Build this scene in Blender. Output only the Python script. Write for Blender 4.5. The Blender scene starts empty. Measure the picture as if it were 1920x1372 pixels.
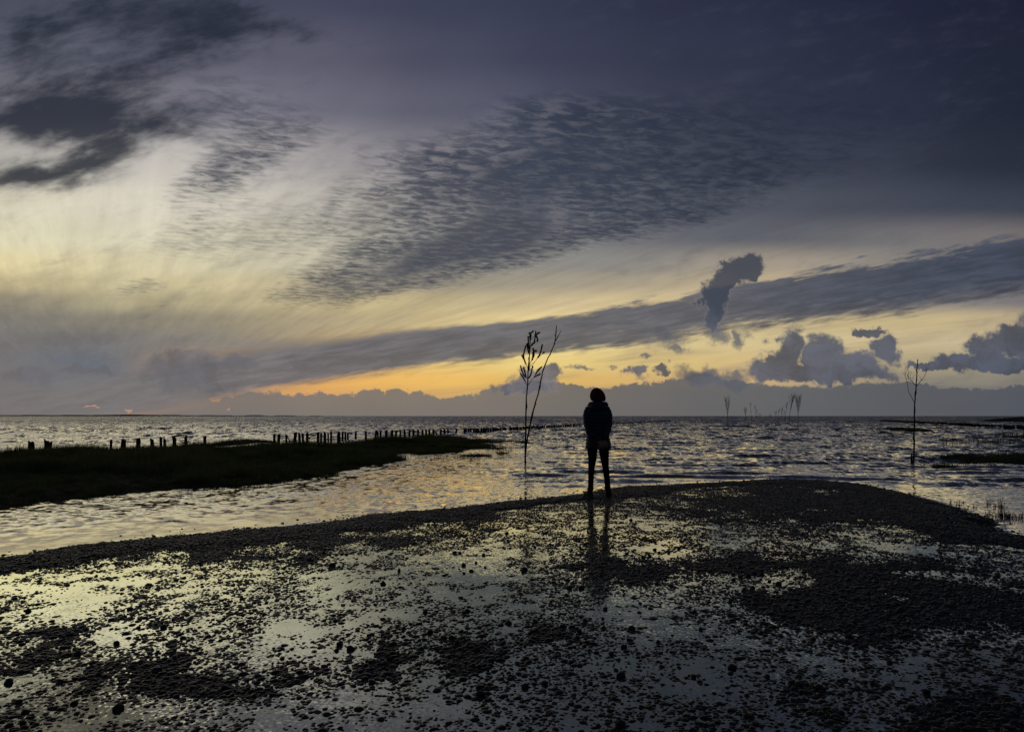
import bpy, bmesh, math, random
import numpy as np
from mathutils import Vector, Matrix

# ------------------------------------------------------------------ camera
SC = bpy.context.scene
COL = SC.collection
F = 1280.0            # focal length of the photograph in its own pixels
CAMZ = 1.28           # eye height above the water, metres
HOR = 779.5           # horizon row of the photograph
cd = bpy.data.cameras.new('camera'); cam = bpy.data.objects.new('camera', cd); COL.objects.link(cam)
cd.lens = 24.0; cd.sensor_width = 36.0; cd.sensor_fit = 'HORIZONTAL'
cd.shift_y = (HOR - 686.0) / 1920.0
cd.clip_start = 0.05; cd.clip_end = 30000
cam.location = (0, 0, CAMZ); cam.rotation_euler = (math.pi / 2, 0, 0)
SC.camera = cam
SC.render.engine = 'CYCLES'
SC.view_settings.view_transform = 'Standard'
SC.view_settings.look = 'None'
SC.view_settings.exposure = 0.0
SC.view_settings.gamma = 1.0
SC.view_settings.use_curve_mapping = False

def lin(c, mul=1.0):
    out = []
    for v in c:
        v = v / 255.0
        out.append(((v + 0.055) / 1.055) ** 2.4 * mul if v > 0.04045 else v / 12.92 * mul)
    return tuple(out) + (1.0,)

# ------------------------------------------------------------------ node helper
class G:
    """small expression helper on top of a node tree"""
    def __init__(s, nt): s.nt = nt
    def n(s, t, **kw):
        nd = s.nt.nodes.new(t)
        for k, v in kw.items(): setattr(nd, k, v)
        return nd
    def put(s, sock, v):
        if isinstance(v, bpy.types.NodeSocket): s.nt.links.new(v, sock)
        else: sock.default_value = v
    def m(s, op, a, b=0.0, c=0.0, clamp=False):
        nd = s.n('ShaderNodeMath', operation=op, use_clamp=clamp)
        s.put(nd.inputs[0], a); s.put(nd.inputs[1], b); s.put(nd.inputs[2], c)
        return nd.outputs[0]
    def add(s, a, b): return s.m('ADD', a, b)
    def sub(s, a, b): return s.m('SUBTRACT', a, b)
    def mul(s, a, b, clamp=False): return s.m('MULTIPLY', a, b, clamp=clamp)
    def mx(s, a, b): return s.m('MAXIMUM', a, b)
    def mad(s, a, b, c): return s.m('MULTIPLY_ADD', a, b, c)
    def vm(s, op, a, b=(0, 0, 0), out=0):
        nd = s.n('ShaderNodeVectorMath', operation=op)
        s.put(nd.inputs[0], a); s.put(nd.inputs[1], b)
        return nd.outputs[out]
    def xyz(s, x, y, z=0.0):
        nd = s.n('ShaderNodeCombineXYZ'); s.put(nd.inputs[0], x); s.put(nd.inputs[1], y); s.put(nd.inputs[2], z)
        return nd.outputs[0]
    def sep(s, v):
        nd = s.n('ShaderNodeSeparateXYZ'); s.put(nd.inputs[0], v); return nd.outputs
    def sm(s, x, a, b, lo=0.0, hi=1.0, kind='SMOOTHSTEP'):
        nd = s.n('ShaderNodeMapRange', interpolation_type=kind)
        s.put(nd.inputs[0], x); s.put(nd.inputs[1], a); s.put(nd.inputs[2], b); s.put(nd.inputs[3], lo); s.put(nd.inputs[4], hi)
        return nd.outputs[0]
    def noise(s, v, scale, detail=3.0, rough=0.55, dist=0.0, col=False, kind='FBM'):
        nd = s.n('ShaderNodeTexNoise'); nd.noise_dimensions = '3D'
        s.put(nd.inputs['Vector'], v); nd.inputs['Scale'].default_value = scale
        nd.inputs['Detail'].default_value = detail; nd.inputs['Roughness'].default_value = rough
        nd.inputs['Distortion'].default_value = dist
        return nd.outputs[1 if col else 0]
    def mix(s, f, a, b):
        nd = s.n('ShaderNodeMix', data_type='RGBA', blend_type='MIX', clamp_factor=True)
        s.put(nd.inputs[0], f); s.put(nd.inputs[6], a); s.put(nd.inputs[7], b)
        return nd.outputs[2]
    def ramp(s, t, stops, interp='CARDINAL'):
        nd = s.n('ShaderNodeValToRGB'); r = nd.color_ramp; r.interpolation = interp
        while len(r.elements) > 1: r.elements.remove(r.elements[-1])
        r.elements[0].position = stops[0][0]; r.elements[0].color = stops[0][1]
        for p, c in stops[1:]:
            e = r.elements.new(p); e.color = c
        s.put(nd.inputs[0], t); return nd.outputs[0]
    def curve(s, t, pts):
        nd = s.n('ShaderNodeFloatCurve'); c = nd.mapping.curves[0]
        nd.mapping.use_clip = False
        c.points[0].location = pts[0]; c.points[1].location = pts[-1]
        for p in pts[1:-1]: c.points.new(*p)
        nd.mapping.update(); s.put(nd.inputs[1], t)
        return nd.outputs[0]

# ------------------------------------------------------------------ the evening sky (world)
W = bpy.data.worlds.new('World'); SC.world = W; W.cycles.sampling_method = 'MANUAL'; W.cycles.sample_map_resolution = 512; W.use_nodes = True
nt = W.node_tree; nt.nodes.clear(); g = G(nt)
tc = g.n('ShaderNodeTexCoord'); DIR = g.vm('NORMALIZE', tc.outputs['Generated'])
dx, dy, dz = g.sep(DIR)
hyp = g.m('SQRT', g.add(g.mul(dx, dx), g.mul(dy, dy)))
yy = g.mx(dy, g.mul(hyp, 0.45))
U = g.m('DIVIDE', dx, yy)                      # tangent of the bearing
S = g.m('DIVIDE', dz, yy)                      # height over the horizon
def pu(px): return (px - 960.0) / F
def ps(py): return (HOR - py) / F
T = g.sm(U, -1.0, 1.0, 0, 1, 'LINEAR')
def tpos(px): return (pu(px) + 1) / 2
cols = [-300, 0, 240, 480, 720, 960, 1200, 1440, 1680, 1920, 2230]
grid = [
 (790, [(104,104,110),(112,112,114),(115,113,114),(122,117,113),(121,115,110),(118,112,107),(106,104,102),(98,98,100),(92,94,98),(84,88,95),(72,77,88)]),
 (738, [(104,104,110),(110,110,114),(113,112,114),(205,150,98),(222,168,92),(205,168,100),(175,150,110),(140,130,112),(115,112,108),(100,100,102),(80,84,92)]),
 (715, [(104,104,110),(108,108,113),(112,110,113),(215,156,86),(238,180,88),(234,186,94),(218,176,104),(198,166,114),(150,140,118),(130,125,115),(90,92,98)]),
 (680, [(104,104,110),(106,107,112),(112,111,113),(200,152,92),(234,188,98),(238,206,120),(226,196,120),(206,178,122),(182,164,124),(150,142,118),(105,105,106)]),
 (640, [(106,106,110),(110,110,112),(118,115,113),(150,138,116),(200,170,112),(232,206,132),(222,196,130),(214,192,132),(206,184,134),(186,170,134),(130,124,112)]),
 (600, [(116,113,110),(122,119,113),(140,133,113),(166,152,120),(190,170,122),(220,194,128),(215,190,128),(205,182,125),(200,178,125),(200,178,130),(150,138,118)]),
 (565, [(136,126,108),(146,137,116),(176,164,124),(194,178,130),(204,184,130),(198,178,132),(208,184,132),(188,168,128),(150,140,124),(120,116,118),(96,96,104)]),
 (530, [(176,158,116),(190,174,126),(204,190,142),(204,188,140),(184,172,142),(162,152,130),(172,158,130),(188,168,130),(150,140,122),(112,110,112),(86,88,98)]),
 (495, [(212,192,132),(222,206,148),(214,202,156),(204,195,160),(174,167,146),(146,142,132),(140,136,128),(168,154,134),(136,130,122),(112,110,114),(82,85,96)]),
 (445, [(208,196,152),(220,212,172),(218,211,178),(206,199,170),(182,176,158),(144,141,136),(112,113,118),(98,101,109),(112,110,112),(112,107,108),(72,75,88)]),
 (385, [(190,182,156),(218,210,180),(216,209,186),(203,196,179),(178,172,162),(130,130,134),(96,101,112),(80,86,100),(68,74,90),(58,65,82),(44,50,68)]),
 (300, [(150,145,140),(182,178,168),(196,190,180),(180,174,170),(146,142,147),(104,106,119),(76,81,97),(62,68,87),(49,55,74),(39,45,63),(32,37,56)]),
 (200, [(105,106,118),(128,128,138),(130,127,137),(116,114,129),(98,98,115),(82,85,104),(62,66,86),(50,55,75),(42,47,67),(33,39,57),(28,33,50)]),
 (100, [(75,79,94),(94,97,112),(92,94,110),(95,95,113),(80,81,101),(65,68,90),(53,57,78),(45,50,71),(38,43,63),(31,36,55),(27,31,49)]),
 (0,   [(58,63,80),(72,77,94),(72,76,95),(68,72,92),(63,67,89),(56,61,83),(47,51,73),(41,45,67),(35,39,61),(29,33,53),(25,29,47)]),
 (-300,[(38,44,56),(44,50,62),(44,50,62),(43,49,61),(40,46,58),(37,43,55),(33,39,51),(30,36,48),(27,33,45),(24,30,41),(22,27,38)]),
]
acc = None; prev = None
def mute(c, k):
    l = 0.3 * c[0] + 0.55 * c[1] + 0.15 * c[2]
    return tuple(v * (1 - k) + (l + o) * k for v, o in zip(c, (3, 0, 2)))
for py, cs in grid:
    cs = [mute(c, 0.12 if 660 < py < 745 else 0.20 if 280 < py < 660 else 0.10) for c in cs]
    r = g.ramp(T, [(tpos(p), lin(c)) for p, c in zip(cols, cs)])
    if acc is None: acc = r
    else: acc = g.mix(g.sm(S, ps(prev), ps(py)), acc, r)
    prev = py
base = acc
# deck coordinates: flat layer of high cloud, perspective falls out of the division
zz = g.add(g.mx(dz, 0.0), 0.035)
DX = g.m('DIVIDE', dx, zz); DY = g.m('DIVIDE', dy, zz)
a = math.atan2(pu(150), 1.0)
ca, sa = math.cos(a), math.sin(a)
al = g.mad(DX, sa, g.mul(DY, ca))               # along the wind
ac = g.mad(DX, ca, g.mul(DY, -sa))              # across it
V2 = g.xyz(U, S, 0)

warpA = g.noise(g.xyz(g.mul(U, 1.0), g.mul(S, 1.8), 3.1), 5.0, 4, 0.6, col=True)
wA = g.vm('SUBTRACT', warpA, (0.5, 0.5, 0.5))
def warped(amt, w=wA):
    nd = g.n('ShaderNodeVectorMath', operation='MULTIPLY_ADD')
    g.put(nd.inputs[0], w); g.put(nd.inputs[1], (amt[0], amt[1], 0)); g.put(nd.inputs[2], V2)
    return nd.outputs[0]
def field(vec, ells, summed=False):
    """ellipses (px, py, rx, ry, rotation in degrees, strength) in sky directions"""
    out = None
    for (px, py, rx, ry, rot, st) in ells:
        q = g.vm('SUBTRACT', vec, (pu(px), ps(py), 0))
        c, sn = math.cos(math.radians(rot)), math.sin(math.radians(rot))
        e1 = g.vm('DOT_PRODUCT', q, (c * F / rx, sn * F / rx, 0), out=1)
        e2 = g.vm('DOT_PRODUCT', q, (-sn * F / ry, c * F / ry, 0), out=1)
        l = g.m('SQRT', g.mad(e1, e1, g.mul(e2, e2)))
        v = g.sm(l, 1.6, 0.0, 0.0, 2.0 * st, 'LINEAR') if not summed else g.sm(l, 1.5, 0.0, 0.0, st, 'SMOOTHSTEP')
        out = v if out is None else (g.add(out, v) if summed else g.m('SMOOTH_MAX', out, v, 0.25))
    return out

# 1. high thin streaks fanning out of the south-west
st1 = g.noise(g.xyz(g.mul(ac, 2.6), g.mul(al, 0.28), 0.0), 2.2, 5, 0.6, 0.4)
st2 = g.noise(g.xyz(g.mul(ac, 9.0), g.mul(al, 0.8), 7.0), 1.6, 4, 0.62, 0.3)
stv = g.add(g.mul(g.sub(st1, 0.5), 0.45), g.mul(g.sub(st2, 0.5), 0.40))
# soft veils of cloud in view coordinates
veil = g.noise(g.xyz(g.mul(g.mad(S, -2.0, U), 1.0), g.mul(g.mad(U, -0.13, S), 4.5), 1.7), 2.4, 5, 0.55, 0.5)
stv = g.add(stv, g.mul(g.sub(veil, 0.5), 0.7))
fade = g.mul(g.mul(g.sm(S, ps(740), ps(620)), g.sm(S, ps(180), ps(430), 0.12, 1.0)), g.sm(U, pu(1500), pu(700), 0.45, 1.0))
gain = g.mad(g.mul(stv, fade), 0.9, 1.0)
base = g.vm('SCALE', base)
base.node.inputs[0].default_value = (0, 0, 0); nt.links.new(acc, base.node.inputs[0]); nt.links.new(gain, base.node.inputs['Scale'])
# dull grey streaks over the yellow
gs = g.sm(g.noise(g.xyz(g.mul(ac, 1.6), g.mul(al, 0.2), 4.0), 1.6, 5, 0.6, 0.6), 0.5, 0.72)
base = g.mix(g.mul(g.mul(gs, fade), 0.14), base, lin((112,110,112)))

# 2. rippled altocumulus
rp1 = g.noise(g.xyz(g.mul(DX, 0.74), g.mul(g.mad(DX, -0.16, DY), 1.25), 0.0), 17.0, 6, 0.66, 0.45)
rp2 = g.noise(g.xyz(ac, al, 11.0), 2.0, 4, 0.6)
acf = field(warped((0.10, 0.05)), [
  (930,390,230,100,20,.80), (980,280,270,100,8,.80), (1330,275,430,130,12,.85), (850,480,300,58,12,1.5), (960,330,200,120,10,.4),
  (440,215,220,110,-8,.46), (460,305,150,50,24,.66), (370,385,130,60,10,.44), (265,545,70,20,0,.70),
  (400,460,190,60,8,.40), (620,545,160,30,12,.55), (700,350,130,90,20,.40), (640,440,160,70,10,.42), (1250,400,220,50,14,.5)], summed=True)
acd = g.add(g.mul(acf, 0.95), g.mad(g.sub(rp1, 0.5), 1.1, g.mul(g.sub(rp2, 0.5), 0.85)))
body = g.mul(g.sm(acd, 0.15, 1.0), g.sm(acf, 0.02, 0.35))
rip = g.sm(g.add(rp1, g.mul(g.sub(rp2, 0.5), 0.55)), 0.30, 0.68)
acm = g.mul(body, g.mx(g.mad(rip, 0.42, 0.46), g.sm(acf, 1.0, 1.8, 0.0, 0.88)))
acc_col = g.mix(g.sm(U, pu(900), pu(1600)), lin((50,58,75)), lin((36,42,59)))
cl = g.mix(g.mul(acm, 0.98), base, acc_col)
# bright ragged gaps
cl = g.mix(g.mul(g.mul(g.sm(rp1, 0.55, 0.35), g.sm(acf, 0.15, 0.8)), g.mul(g.sm(U, pu(1500), pu(700)), 0.14)), cl, lin((185,178,168)))

# 3. heavy dark cloud, upper left
dkn = g.noise(g.xyz(g.mad(S, -0.7, U), g.mul(g.mad(U, -0.25, S), 2.0), 5.0), 5.5, 6, 0.58, 0.35)
dkf = field(warped((0.16, 0.08)), [
  (170,185,230,120,20,1.15), (200,20,330,60,5,.85), (60,200,160,80,0,.8), (90,110,180,70,10,.55), (240,228,230,45,4,1.15), (90,318,190,26,14,1.0), (150,300,150,40,14,.9), (40,228,160,50,0,.95),
  (420,50,210,70,-8,1.2), (300,110,230,60,28,.9), (45,105,80,80,0,.75), (130,40,300,60,10,.55), (20,342,110,24,10,1.0), (350,262,90,24,-20,.6), (560,70,120,30,-10,.5)], summed=True)
dkn2 = g.noise(g.xyz(U, g.mul(g.mad(U, -0.2, S), 2.6), 8.0), 22.0, 5, 0.62, 0.2)
dkm = g.sm(g.add(dkf, g.add(g.mul(g.sub(dkn, 0.5), 3.0), g.mul(g.sub(dkn2, 0.5), 2.6))), -0.1, 2.75)
cl = g.mix(g.mul(dkm, 0.94), cl, g.mix(g.sm(g.add(dkf, g.mul(g.sub(dkn2, 0.5), 2.4)), 0.3, 1.9), lin((72,77,93)), lin((35,42,56))))

# 4. the long grey band
def edge(pts):
    pp = [(min(max(tpos(p), 0), 1), ps(q)) for p, q in pts]
    return g.curve(T, pp)
bn = g.noise(g.xyz(g.mul(U, 1.0), g.mul(g.mad(U, -0.14, S), 4.0), 9.0), 7.0, 6, 0.6, 0.3)
bn2 = g.noise(g.xyz(g.mul(U, 1.0), g.mul(g.mad(U, -0.17, S), 7.0), 2.0), 16.0, 5, 0.62, 0.2)
bnn = g.add(g.mul(g.sub(bn, 0.5), 0.050), g.mul(g.sub(bn2, 0.5), 0.040))
up = edge([(-320,705),(200,690),(330,656),(400,642),(600,626),(800,607),(960,597),(1080,579),(1200,561),(1300,548),(1400,530),(1500,511),(1600,494),(1700,480),(1800,463),(1920,441),(2240,395)])
lo = edge([(-320,775),(200,775),(380,756),(450,747),(560,729),(700,707),(850,690),(960,673),(1100,658),(1200,647),(1300,634),(1400,620),(1500,612),(1600,602),(1700,591),(1800,577),(1920,558),(2240,515)])
roughR = g.sm(U, pu(700), pu(1500), 0.35, 1.3)
dU = g.sub(g.add(up, g.mul(bnn, roughR)), S)
dL = g.sub(S, g.add(lo, g.mul(bnn, g.sm(U, pu(500), pu(1300), 0.4, 1.0))))
mU = g.sm(dU, -0.0015, g.sm(U, pu(300), pu(900), 0.034, 0.012))
mL = g.sm(dL, -0.003, 0.014)
thin = g.sm(g.noise(g.xyz(U, g.mul(g.mad(U, -0.15, S), 6.0), 21.0), 14.0, 5, 0.65), 0.56, 0.72)
low_half = g.mul(g.sm(dL, 0.035, 0.004), g.sm(U, pu(550), pu(1250)))
bm = g.mul(g.mul(mU, mL), g.sub(1.0, g.mul(g.mul(thin, low_half), 0.62)))
bcol = g.ramp(T, [(tpos(300), lin((112,110,113))), (tpos(700), lin((100,99,105))), (tpos(1000), lin((98,98,104))), (tpos(1300), lin((88,90,99))), (tpos(1600), lin((70,76,90))), (tpos(1900), lin((64,70,86))), (tpos(2200), lin((48,54,72)))], 'LINEAR')
bcol2 = g.mix(g.mul(low_half, 0.45), bcol, lin((118,113,108)))
bsh = g.mul(g.sm(bn2, 0.3, 0.7, 0.82, 1.20), g.sm(bn, 0.3, 0.7, 0.86, 1.16))
b3 = g.vm('SCALE', bcol2); nt.links.new(bsh, b3.node.inputs['Scale'])
cl = g.mix(g.mul(bm, 0.96), cl, b3)

# fine warp for cumulus outlines
wf = g.vm('SUBTRACT', g.noise(g.xyz(U, S, 4.4), 26.0, 5, 0.62, col=True), (0.5, 0.5, 0.5))
cuv = warped((0.070, 0.055), wf)
cnz = g.noise(g.xyz(U, g.mul(S, 1.15), 13.0), 34.0, 7, 0.66)
# thin straks inside the clear strip
strip = g.sm(g.noise(g.xyz(g.mul(U, 1.0), g.mul(g.mad(U, -0.11, S), 14.0), 31.0), 4.0, 4, 0.55, 0.2), 0.48, 0.72)
cl = g.mix(g.mul(g.mul(strip, g.sub(1.0, g.sm(dL, -0.004, 0.004))), 0.45), cl, g.mix(g.sm(U, pu(500), pu(1300)), lin((190,140,95)), lin((150,135,118))))

# 5. cloud bank standing on the horizon
bank = edge([(-320,700),(0,688),(130,683),(220,700),(330,700),(400,748),(440,739),(500,733),(560,740),(600,733),(640,740),(700,732),(780,734),(860,744),(910,734),(960,716),(1060,718),(1120,730),(1170,722),(1250,712),(1300,700),(1360,708),(1420,718),(1500,722),(1700,716),(1800,728),(1920,722),(2240,720)])
bd = g.sub(g.add(bank, g.mad(g.sub(cnz, 0.5), 0.030, g.mul(g.sub(g.noise(V2, 95.0, 3, 0.6), 0.5), 0.012))), S)
bkm = g.sm(bd, -0.001, 0.003)
hz = g.ramp(T, [(tpos(-200), lin((104,104,110))), (tpos(240), lin((112,111,114))), (tpos(600), lin((123,116,110))), (tpos(960), lin((120,114,109))), (tpos(1200), lin((105,103,103))), (tpos(1440), lin((96,97,100))), (tpos(1700), lin((90,92,98))), (tpos(1920), lin((82,86,94))), (tpos(2200), lin((70,75,87)))], 'LINEAR')
cl = g.mix(g.mul(bkm, g.sm(U, pu(250), pu(480), 0.55, 0.95)), cl, hz)

# 6. cumulus puffs
cu1 = field(cuv, [
  (1478,655,30,34,0,.95),(1450,690,52,26,0,.9),(1540,668,36,34,0,.9),(1600,680,52,26,0,.9),(1660,655,24,30,30,.85),(1540,700,140,18,0,.95),
  (1905,635,46,32,0,.95),(1850,652,36,26,0,.9),(1800,676,56,16,0,.9),(1735,688,50,8,0,.8),(1900,680,90,16,0,.95),(2010,610,90,60,0,1.0),(2100,660,140,40,0,1.0),
  (1396,505,40,20,28,.95),(1362,528,34,24,45,.95),(1338,555,34,24,80,.9),(1330,590,24,16,95,.72),(1338,612,22,12,110,.62),(1618,622,30,8,0,.9),
  (1192,702,26,12,0,.85),(1243,694,15,7,0,.7),
  (1002,716,40,22,0,.9),(1038,700,24,16,0,.9),(962,728,24,12,0,.75)])
cu2 = field(cuv, [
  (1345,625,28,26,100,.62),(1240,630,50,28,0,.55),(1385,632,16,22,-20,.62),(1262,652,34,14,0,.60),(1305,703,44,18,0,.75),(1358,714,54,14,0,.75),
  (1092,688,26,7,0,.68),(930,730,12,9,0,.65),(1210,668,20,7,0,.55),(1150,690,14,6,0,.5),(1505,622,20,10,0,.55),(1710,555,22,12,0,.45),
  (350,695,80,34,0,.9),(345,664,28,12,0,.8),(450,680,34,18,0,.8),(395,722,60,16,0,.7),(165,693,60,9,0,.85),(605,680,18,8,0,.75),(560,676,26,8,0,.6),(60,705,60,16,0,.6),
  (1430,640,16,8,0,.5)])
m2 = g.sm(g.add(cu2, g.mul(g.sub(cnz, 0.5), 0.9)), 0.35, 1.05)
m1 = g.sm(g.add(cu1, g.mul(g.sub(cnz, 0.5), 0.9)), 0.36, 0.95)
ccol = g.ramp(T, [(tpos(200), lin((86,88,99))), (tpos(500), lin((90,91,101))), (tpos(1000), lin((104,104,112))), (tpos(1250), lin((88,91,103))), (tpos(1500), lin((78,84,99))), (tpos(1900), lin((66,73,90))), (tpos(2200), lin((52,58,76)))], 'LINEAR')
csh = g.vm('SCALE', ccol); nt.links.new(g.sm(g.noise(cuv, 18.0, 5, 0.6), 0.3, 0.7, 0.70, 1.40), csh.node.inputs['Scale'])
cl = g.mix(g.mul(m2, g.sm(U, pu(700), pu(900), 0.75, 0.85)), cl, g.mix(0.35, csh, hz))
tail = g.mix(g.mul(g.sm(S, ps(640), ps(560)), g.sm(U, pu(1480), pu(1420))), csh, lin((62,68,82)))
tail = g.mix(g.mul(g.sm(m1, 0.85, 0.25), 0.55), tail, lin((150,140,132)))
cl = g.mix(g.mul(m1, 0.92), cl, tail)
# two small rosy gaps low on the left
rg = field(cuv, [(172,768,14,2.5,0,.8),(235,770,9,5,0,.8),(432,766,9,5,0,.6)])
cl = g.mix(g.mul(g.sm(rg, 0.6, 1.1), 0.6), cl, lin((205,150,120)))
# grain of the air: faint large mottling
mot = g.sm(g.noise(V2, 4.0, 6, 0.6), 0.3, 0.7, 0.95, 1.05)
f1 = g.vm('SCALE', cl); nt.links.new(mot, f1.node.inputs['Scale'])
# below the horizon: dull sea colour for rays that miss everything
fin = g.mix(g.sm(dz, -0.02, 0.0), lin((60,64,68)), f1)
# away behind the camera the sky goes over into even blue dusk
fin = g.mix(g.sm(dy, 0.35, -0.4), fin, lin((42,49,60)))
# physical dusk sky underneath everything
SUN_AZ = math.atan2(pu(-150), 1.0); SUN_EL = math.radians(9.0)
sk = g.n('ShaderNodeTexSky', sky_type='NISHITA', sun_disc=False)
sk.sun_elevation = SUN_EL; sk.sun_rotation = SUN_AZ; sk.altitude = 0; sk.air_density = 1.0
sks = g.vm('SCALE', sk.outputs[0]); sks.node.inputs['Scale'].default_value = 0.0004
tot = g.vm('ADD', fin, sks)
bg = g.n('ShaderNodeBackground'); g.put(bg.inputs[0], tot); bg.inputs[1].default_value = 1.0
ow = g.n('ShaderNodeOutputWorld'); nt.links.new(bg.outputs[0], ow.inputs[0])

# ------------------------------------------------------------------ the sun, veiled by cloud at the left
sl = bpy.data.lights.new('sun', 'SUN'); sun = bpy.data.objects.new('sun', sl); COL.objects.link(sun)
sl.energy = 0.03; sl.angle = math.radians(40); sl.color = (1.0, 0.80, 0.48)
sd = Vector((math.sin(SUN_AZ) * math.cos(SUN_EL), math.cos(SUN_AZ) * math.cos(SUN_EL), math.sin(SUN_EL)))
sun.rotation_euler = sd.to_track_quat('Z', 'Y').to_euler()

# ================================================================== helpers for the place
RS = np.random.RandomState(11)
random.seed(5)
def P(px, py, z=0.0):
    """point of the place seen at a photograph pixel, at height z"""
    y = (CAMZ - z) * F / (py - HOR)
    return ((px - 960.0) / F * y, y, z)
def at(px, py, d):
    return ((px - 960.0) / F * d, d, CAMZ - (py - HOR) / F * d)

_lat = {}
def vnoise(x, y, seed=0):
    if seed not in _lat: _lat[seed] = np.random.RandomState(1000 + seed).rand(256, 256)
    L = _lat[seed]
    xi = np.floor(x).astype(np.int64); yi = np.floor(y).astype(np.int64)
    fx = x - xi; fy = y - yi
    fx = fx * fx * fx * (fx * (fx * 6 - 15) + 10); fy = fy * fy * fy * (fy * (fy * 6 - 15) + 10)
    a = L[xi & 255, yi & 255]; b = L[(xi + 1) & 255, yi & 255]; c = L[xi & 255, (yi + 1) & 255]; d = L[(xi + 1) & 255, (yi + 1) & 255]
    return (a * (1 - fx) + b * fx) * (1 - fy) + (c * (1 - fx) + d * fx) * fy
def fbm(x, y, seed=0, octs=4, gain=0.5):
    s = 0; a = 1; t = 0
    for o in range(octs):
        c, sn = math.cos(o * 1.3), math.sin(o * 1.3)
        s = s + a * vnoise((x * c - y * sn) * 2 ** o + 17.3 * o, (x * sn + y * c) * 2 ** o + 5.1 * o, seed + o); t += a; a *= gain
    return s / t
def sstep(a, b, x):
    t = np.clip((x - a) / (b - a), 0, 1); return t * t * (3 - 2 * t)
def sdist(poly, x, y):
    """signed distance to a polygon, positive inside"""
    poly = np.array([p[:2] for p in poly]); n = len(poly)
    d = np.full(x.shape, 1e9); ins = np.zeros(x.shape, bool)
    for i in range(n):
        ax, ay = poly[i]; bx, by = poly[(i + 1) % n]
        ex, ey = bx - ax, by - ay
        t = np.clip(((x - ax) * ex + (y - ay) * ey) / (ex * ex + ey * ey + 1e-12), 0, 1)
        d = np.minimum(d, np.hypot(x - ax - t * ex, y - ay - t * ey))
        with np.errstate(divide='ignore', invalid='ignore'):
            c = ((ay > y) != (by > y)) & (x < (bx - ax) * (y - ay) / ((by - ay) if by != ay else 1e-12) + ax)
        ins ^= c
    return np.where(ins, d, -d)

def mesh_obj(name, verts, faces, mat=None, parent=None, smooth=True, link=True, loc=None):
    me = bpy.data.meshes.new(name)
    verts = np.asarray(verts, dtype=np.float32).reshape(-1, 3)
    if isinstance(faces, np.ndarray) and faces.ndim == 2:
        nf, k = faces.shape
        me.vertices.add(len(verts)); me.vertices.foreach_set('co', verts.ravel())
        me.loops.add(nf * k); me.loops.foreach_set('vertex_index', faces.astype(np.int32).ravel())
        me.polygons.add(nf); me.polygons.foreach_set('loop_start', np.arange(0, nf * k, k, dtype=np.int32))
        me.update(calc_edges=True)
    else:
        me.from_pydata([tuple(v) for v in verts.tolist()], [], faces)
    if smooth and len(me.polygons): me.polygons.foreach_set('use_smooth', np.ones(len(me.polygons), bool))
    if mat: me.materials.append(mat)
    o = bpy.data.objects.new(name, me)
    if link: COL.objects.link(o)
    if parent: o.parent = parent
    if loc: o.location = loc
    return o
def tag(o, label=None, cat=None, group=None, kind=None):
    if label: o['label'] = label
    if cat: o['category'] = cat
    if group: o['group'] = group
    if kind: o['kind'] = kind
    return o
def empty(name, loc=(0, 0, 0)):
    o = bpy.data.objects.new(name, None); o.empty_display_size = 0.1; o.location = loc; COL.objects.link(o); return o
def grid_faces(nr, nc):
    i = np.arange(nr - 1)[:, None] * nc + np.arange(nc - 1)[None, :]
    return np.stack([i, i + 1, i + nc + 1, i + nc], -1).reshape(-1, 4)

def newmat(name, base, rough=0.6, spec=0.5, ior=None, coat=0.0, coat_rough=0.1):
    m = bpy.data.materials.new(name); m.use_nodes = True
    h = G(m.node_tree); b = m.node_tree.nodes['Principled BSDF']
    b.inputs['Base Color'].default_value = tuple(base) + (1,)
    b.inputs['Roughness'].default_value = rough
    b.inputs['Specular IOR Level'].default_value = spec
    if ior: b.inputs['IOR'].default_value = ior
    b.inputs['Coat Weight'].default_value = coat; b.inputs['Coat Roughness'].default_value = coat_rough
    return m, h, b
def noisy(name, c1, c2, scale, rough=0.7, bump=0.3, bscale=None, spec=0.4, coat=0.0, coords='Object', stretch=(1, 1, 1), dist=0.01):
    m, h, b = newmat(name, c1, rough, spec, coat=coat, coat_rough=0.2)
    t = h.n('ShaderNodeTexCoord'); v = h.vm('MULTIPLY', t.outputs[coords], stretch)
    nz = h.noise(v, scale, 5, 0.6)
    h.put(b.inputs['Base Color'], h.mix(h.sm(nz, 0.35, 0.65), tuple(c1) + (1,), tuple(c2) + (1,)))
    if bump:
        bp = h.n('ShaderNodeBump'); bp.inputs['Strength'].default_value = bump; bp.inputs['Distance'].default_value = dist
        h.put(bp.inputs['Height'], h.noise(v, bscale or scale * 3, 4, 0.6)); h.put(b.inputs['Normal'], bp.outputs[0])
    return m

# ------------------------------------------------------------------ materials
M = {}
def reflective(h, b, coef, power, rough, normal=None, tint=(1, 1, 1, 1)):
    """water surface: dark body below, sky mirrored more and more towards grazing view"""
    nt_ = h.nt; out = nt_.nodes['Material Output']
    lw = h.n('ShaderNodeLayerWeight'); lw.inputs['Blend'].default_value = 0.5
    gl = h.n('ShaderNodeBsdfGlossy'); h.put(gl.inputs['Roughness'], rough); gl.inputs['Color'].default_value = tint
    if normal is not None:
        h.put(lw.inputs['Normal'], normal); h.put(gl.inputs['Normal'], normal)
    f = h.m('MINIMUM', h.mul(h.m('POWER', lw.outputs['Facing'], power), coef), 0.96)
    mxs = h.n('ShaderNodeMixShader'); h.put(mxs.inputs[0], f)
    b.inputs['Specular IOR Level'].default_value = 0.0
    nt_.links.new(b.outputs[0], mxs.inputs[1]); nt_.links.new(gl.outputs[0], mxs.inputs[2]); nt_.links.new(mxs.outputs[0], out.inputs[0])
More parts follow.
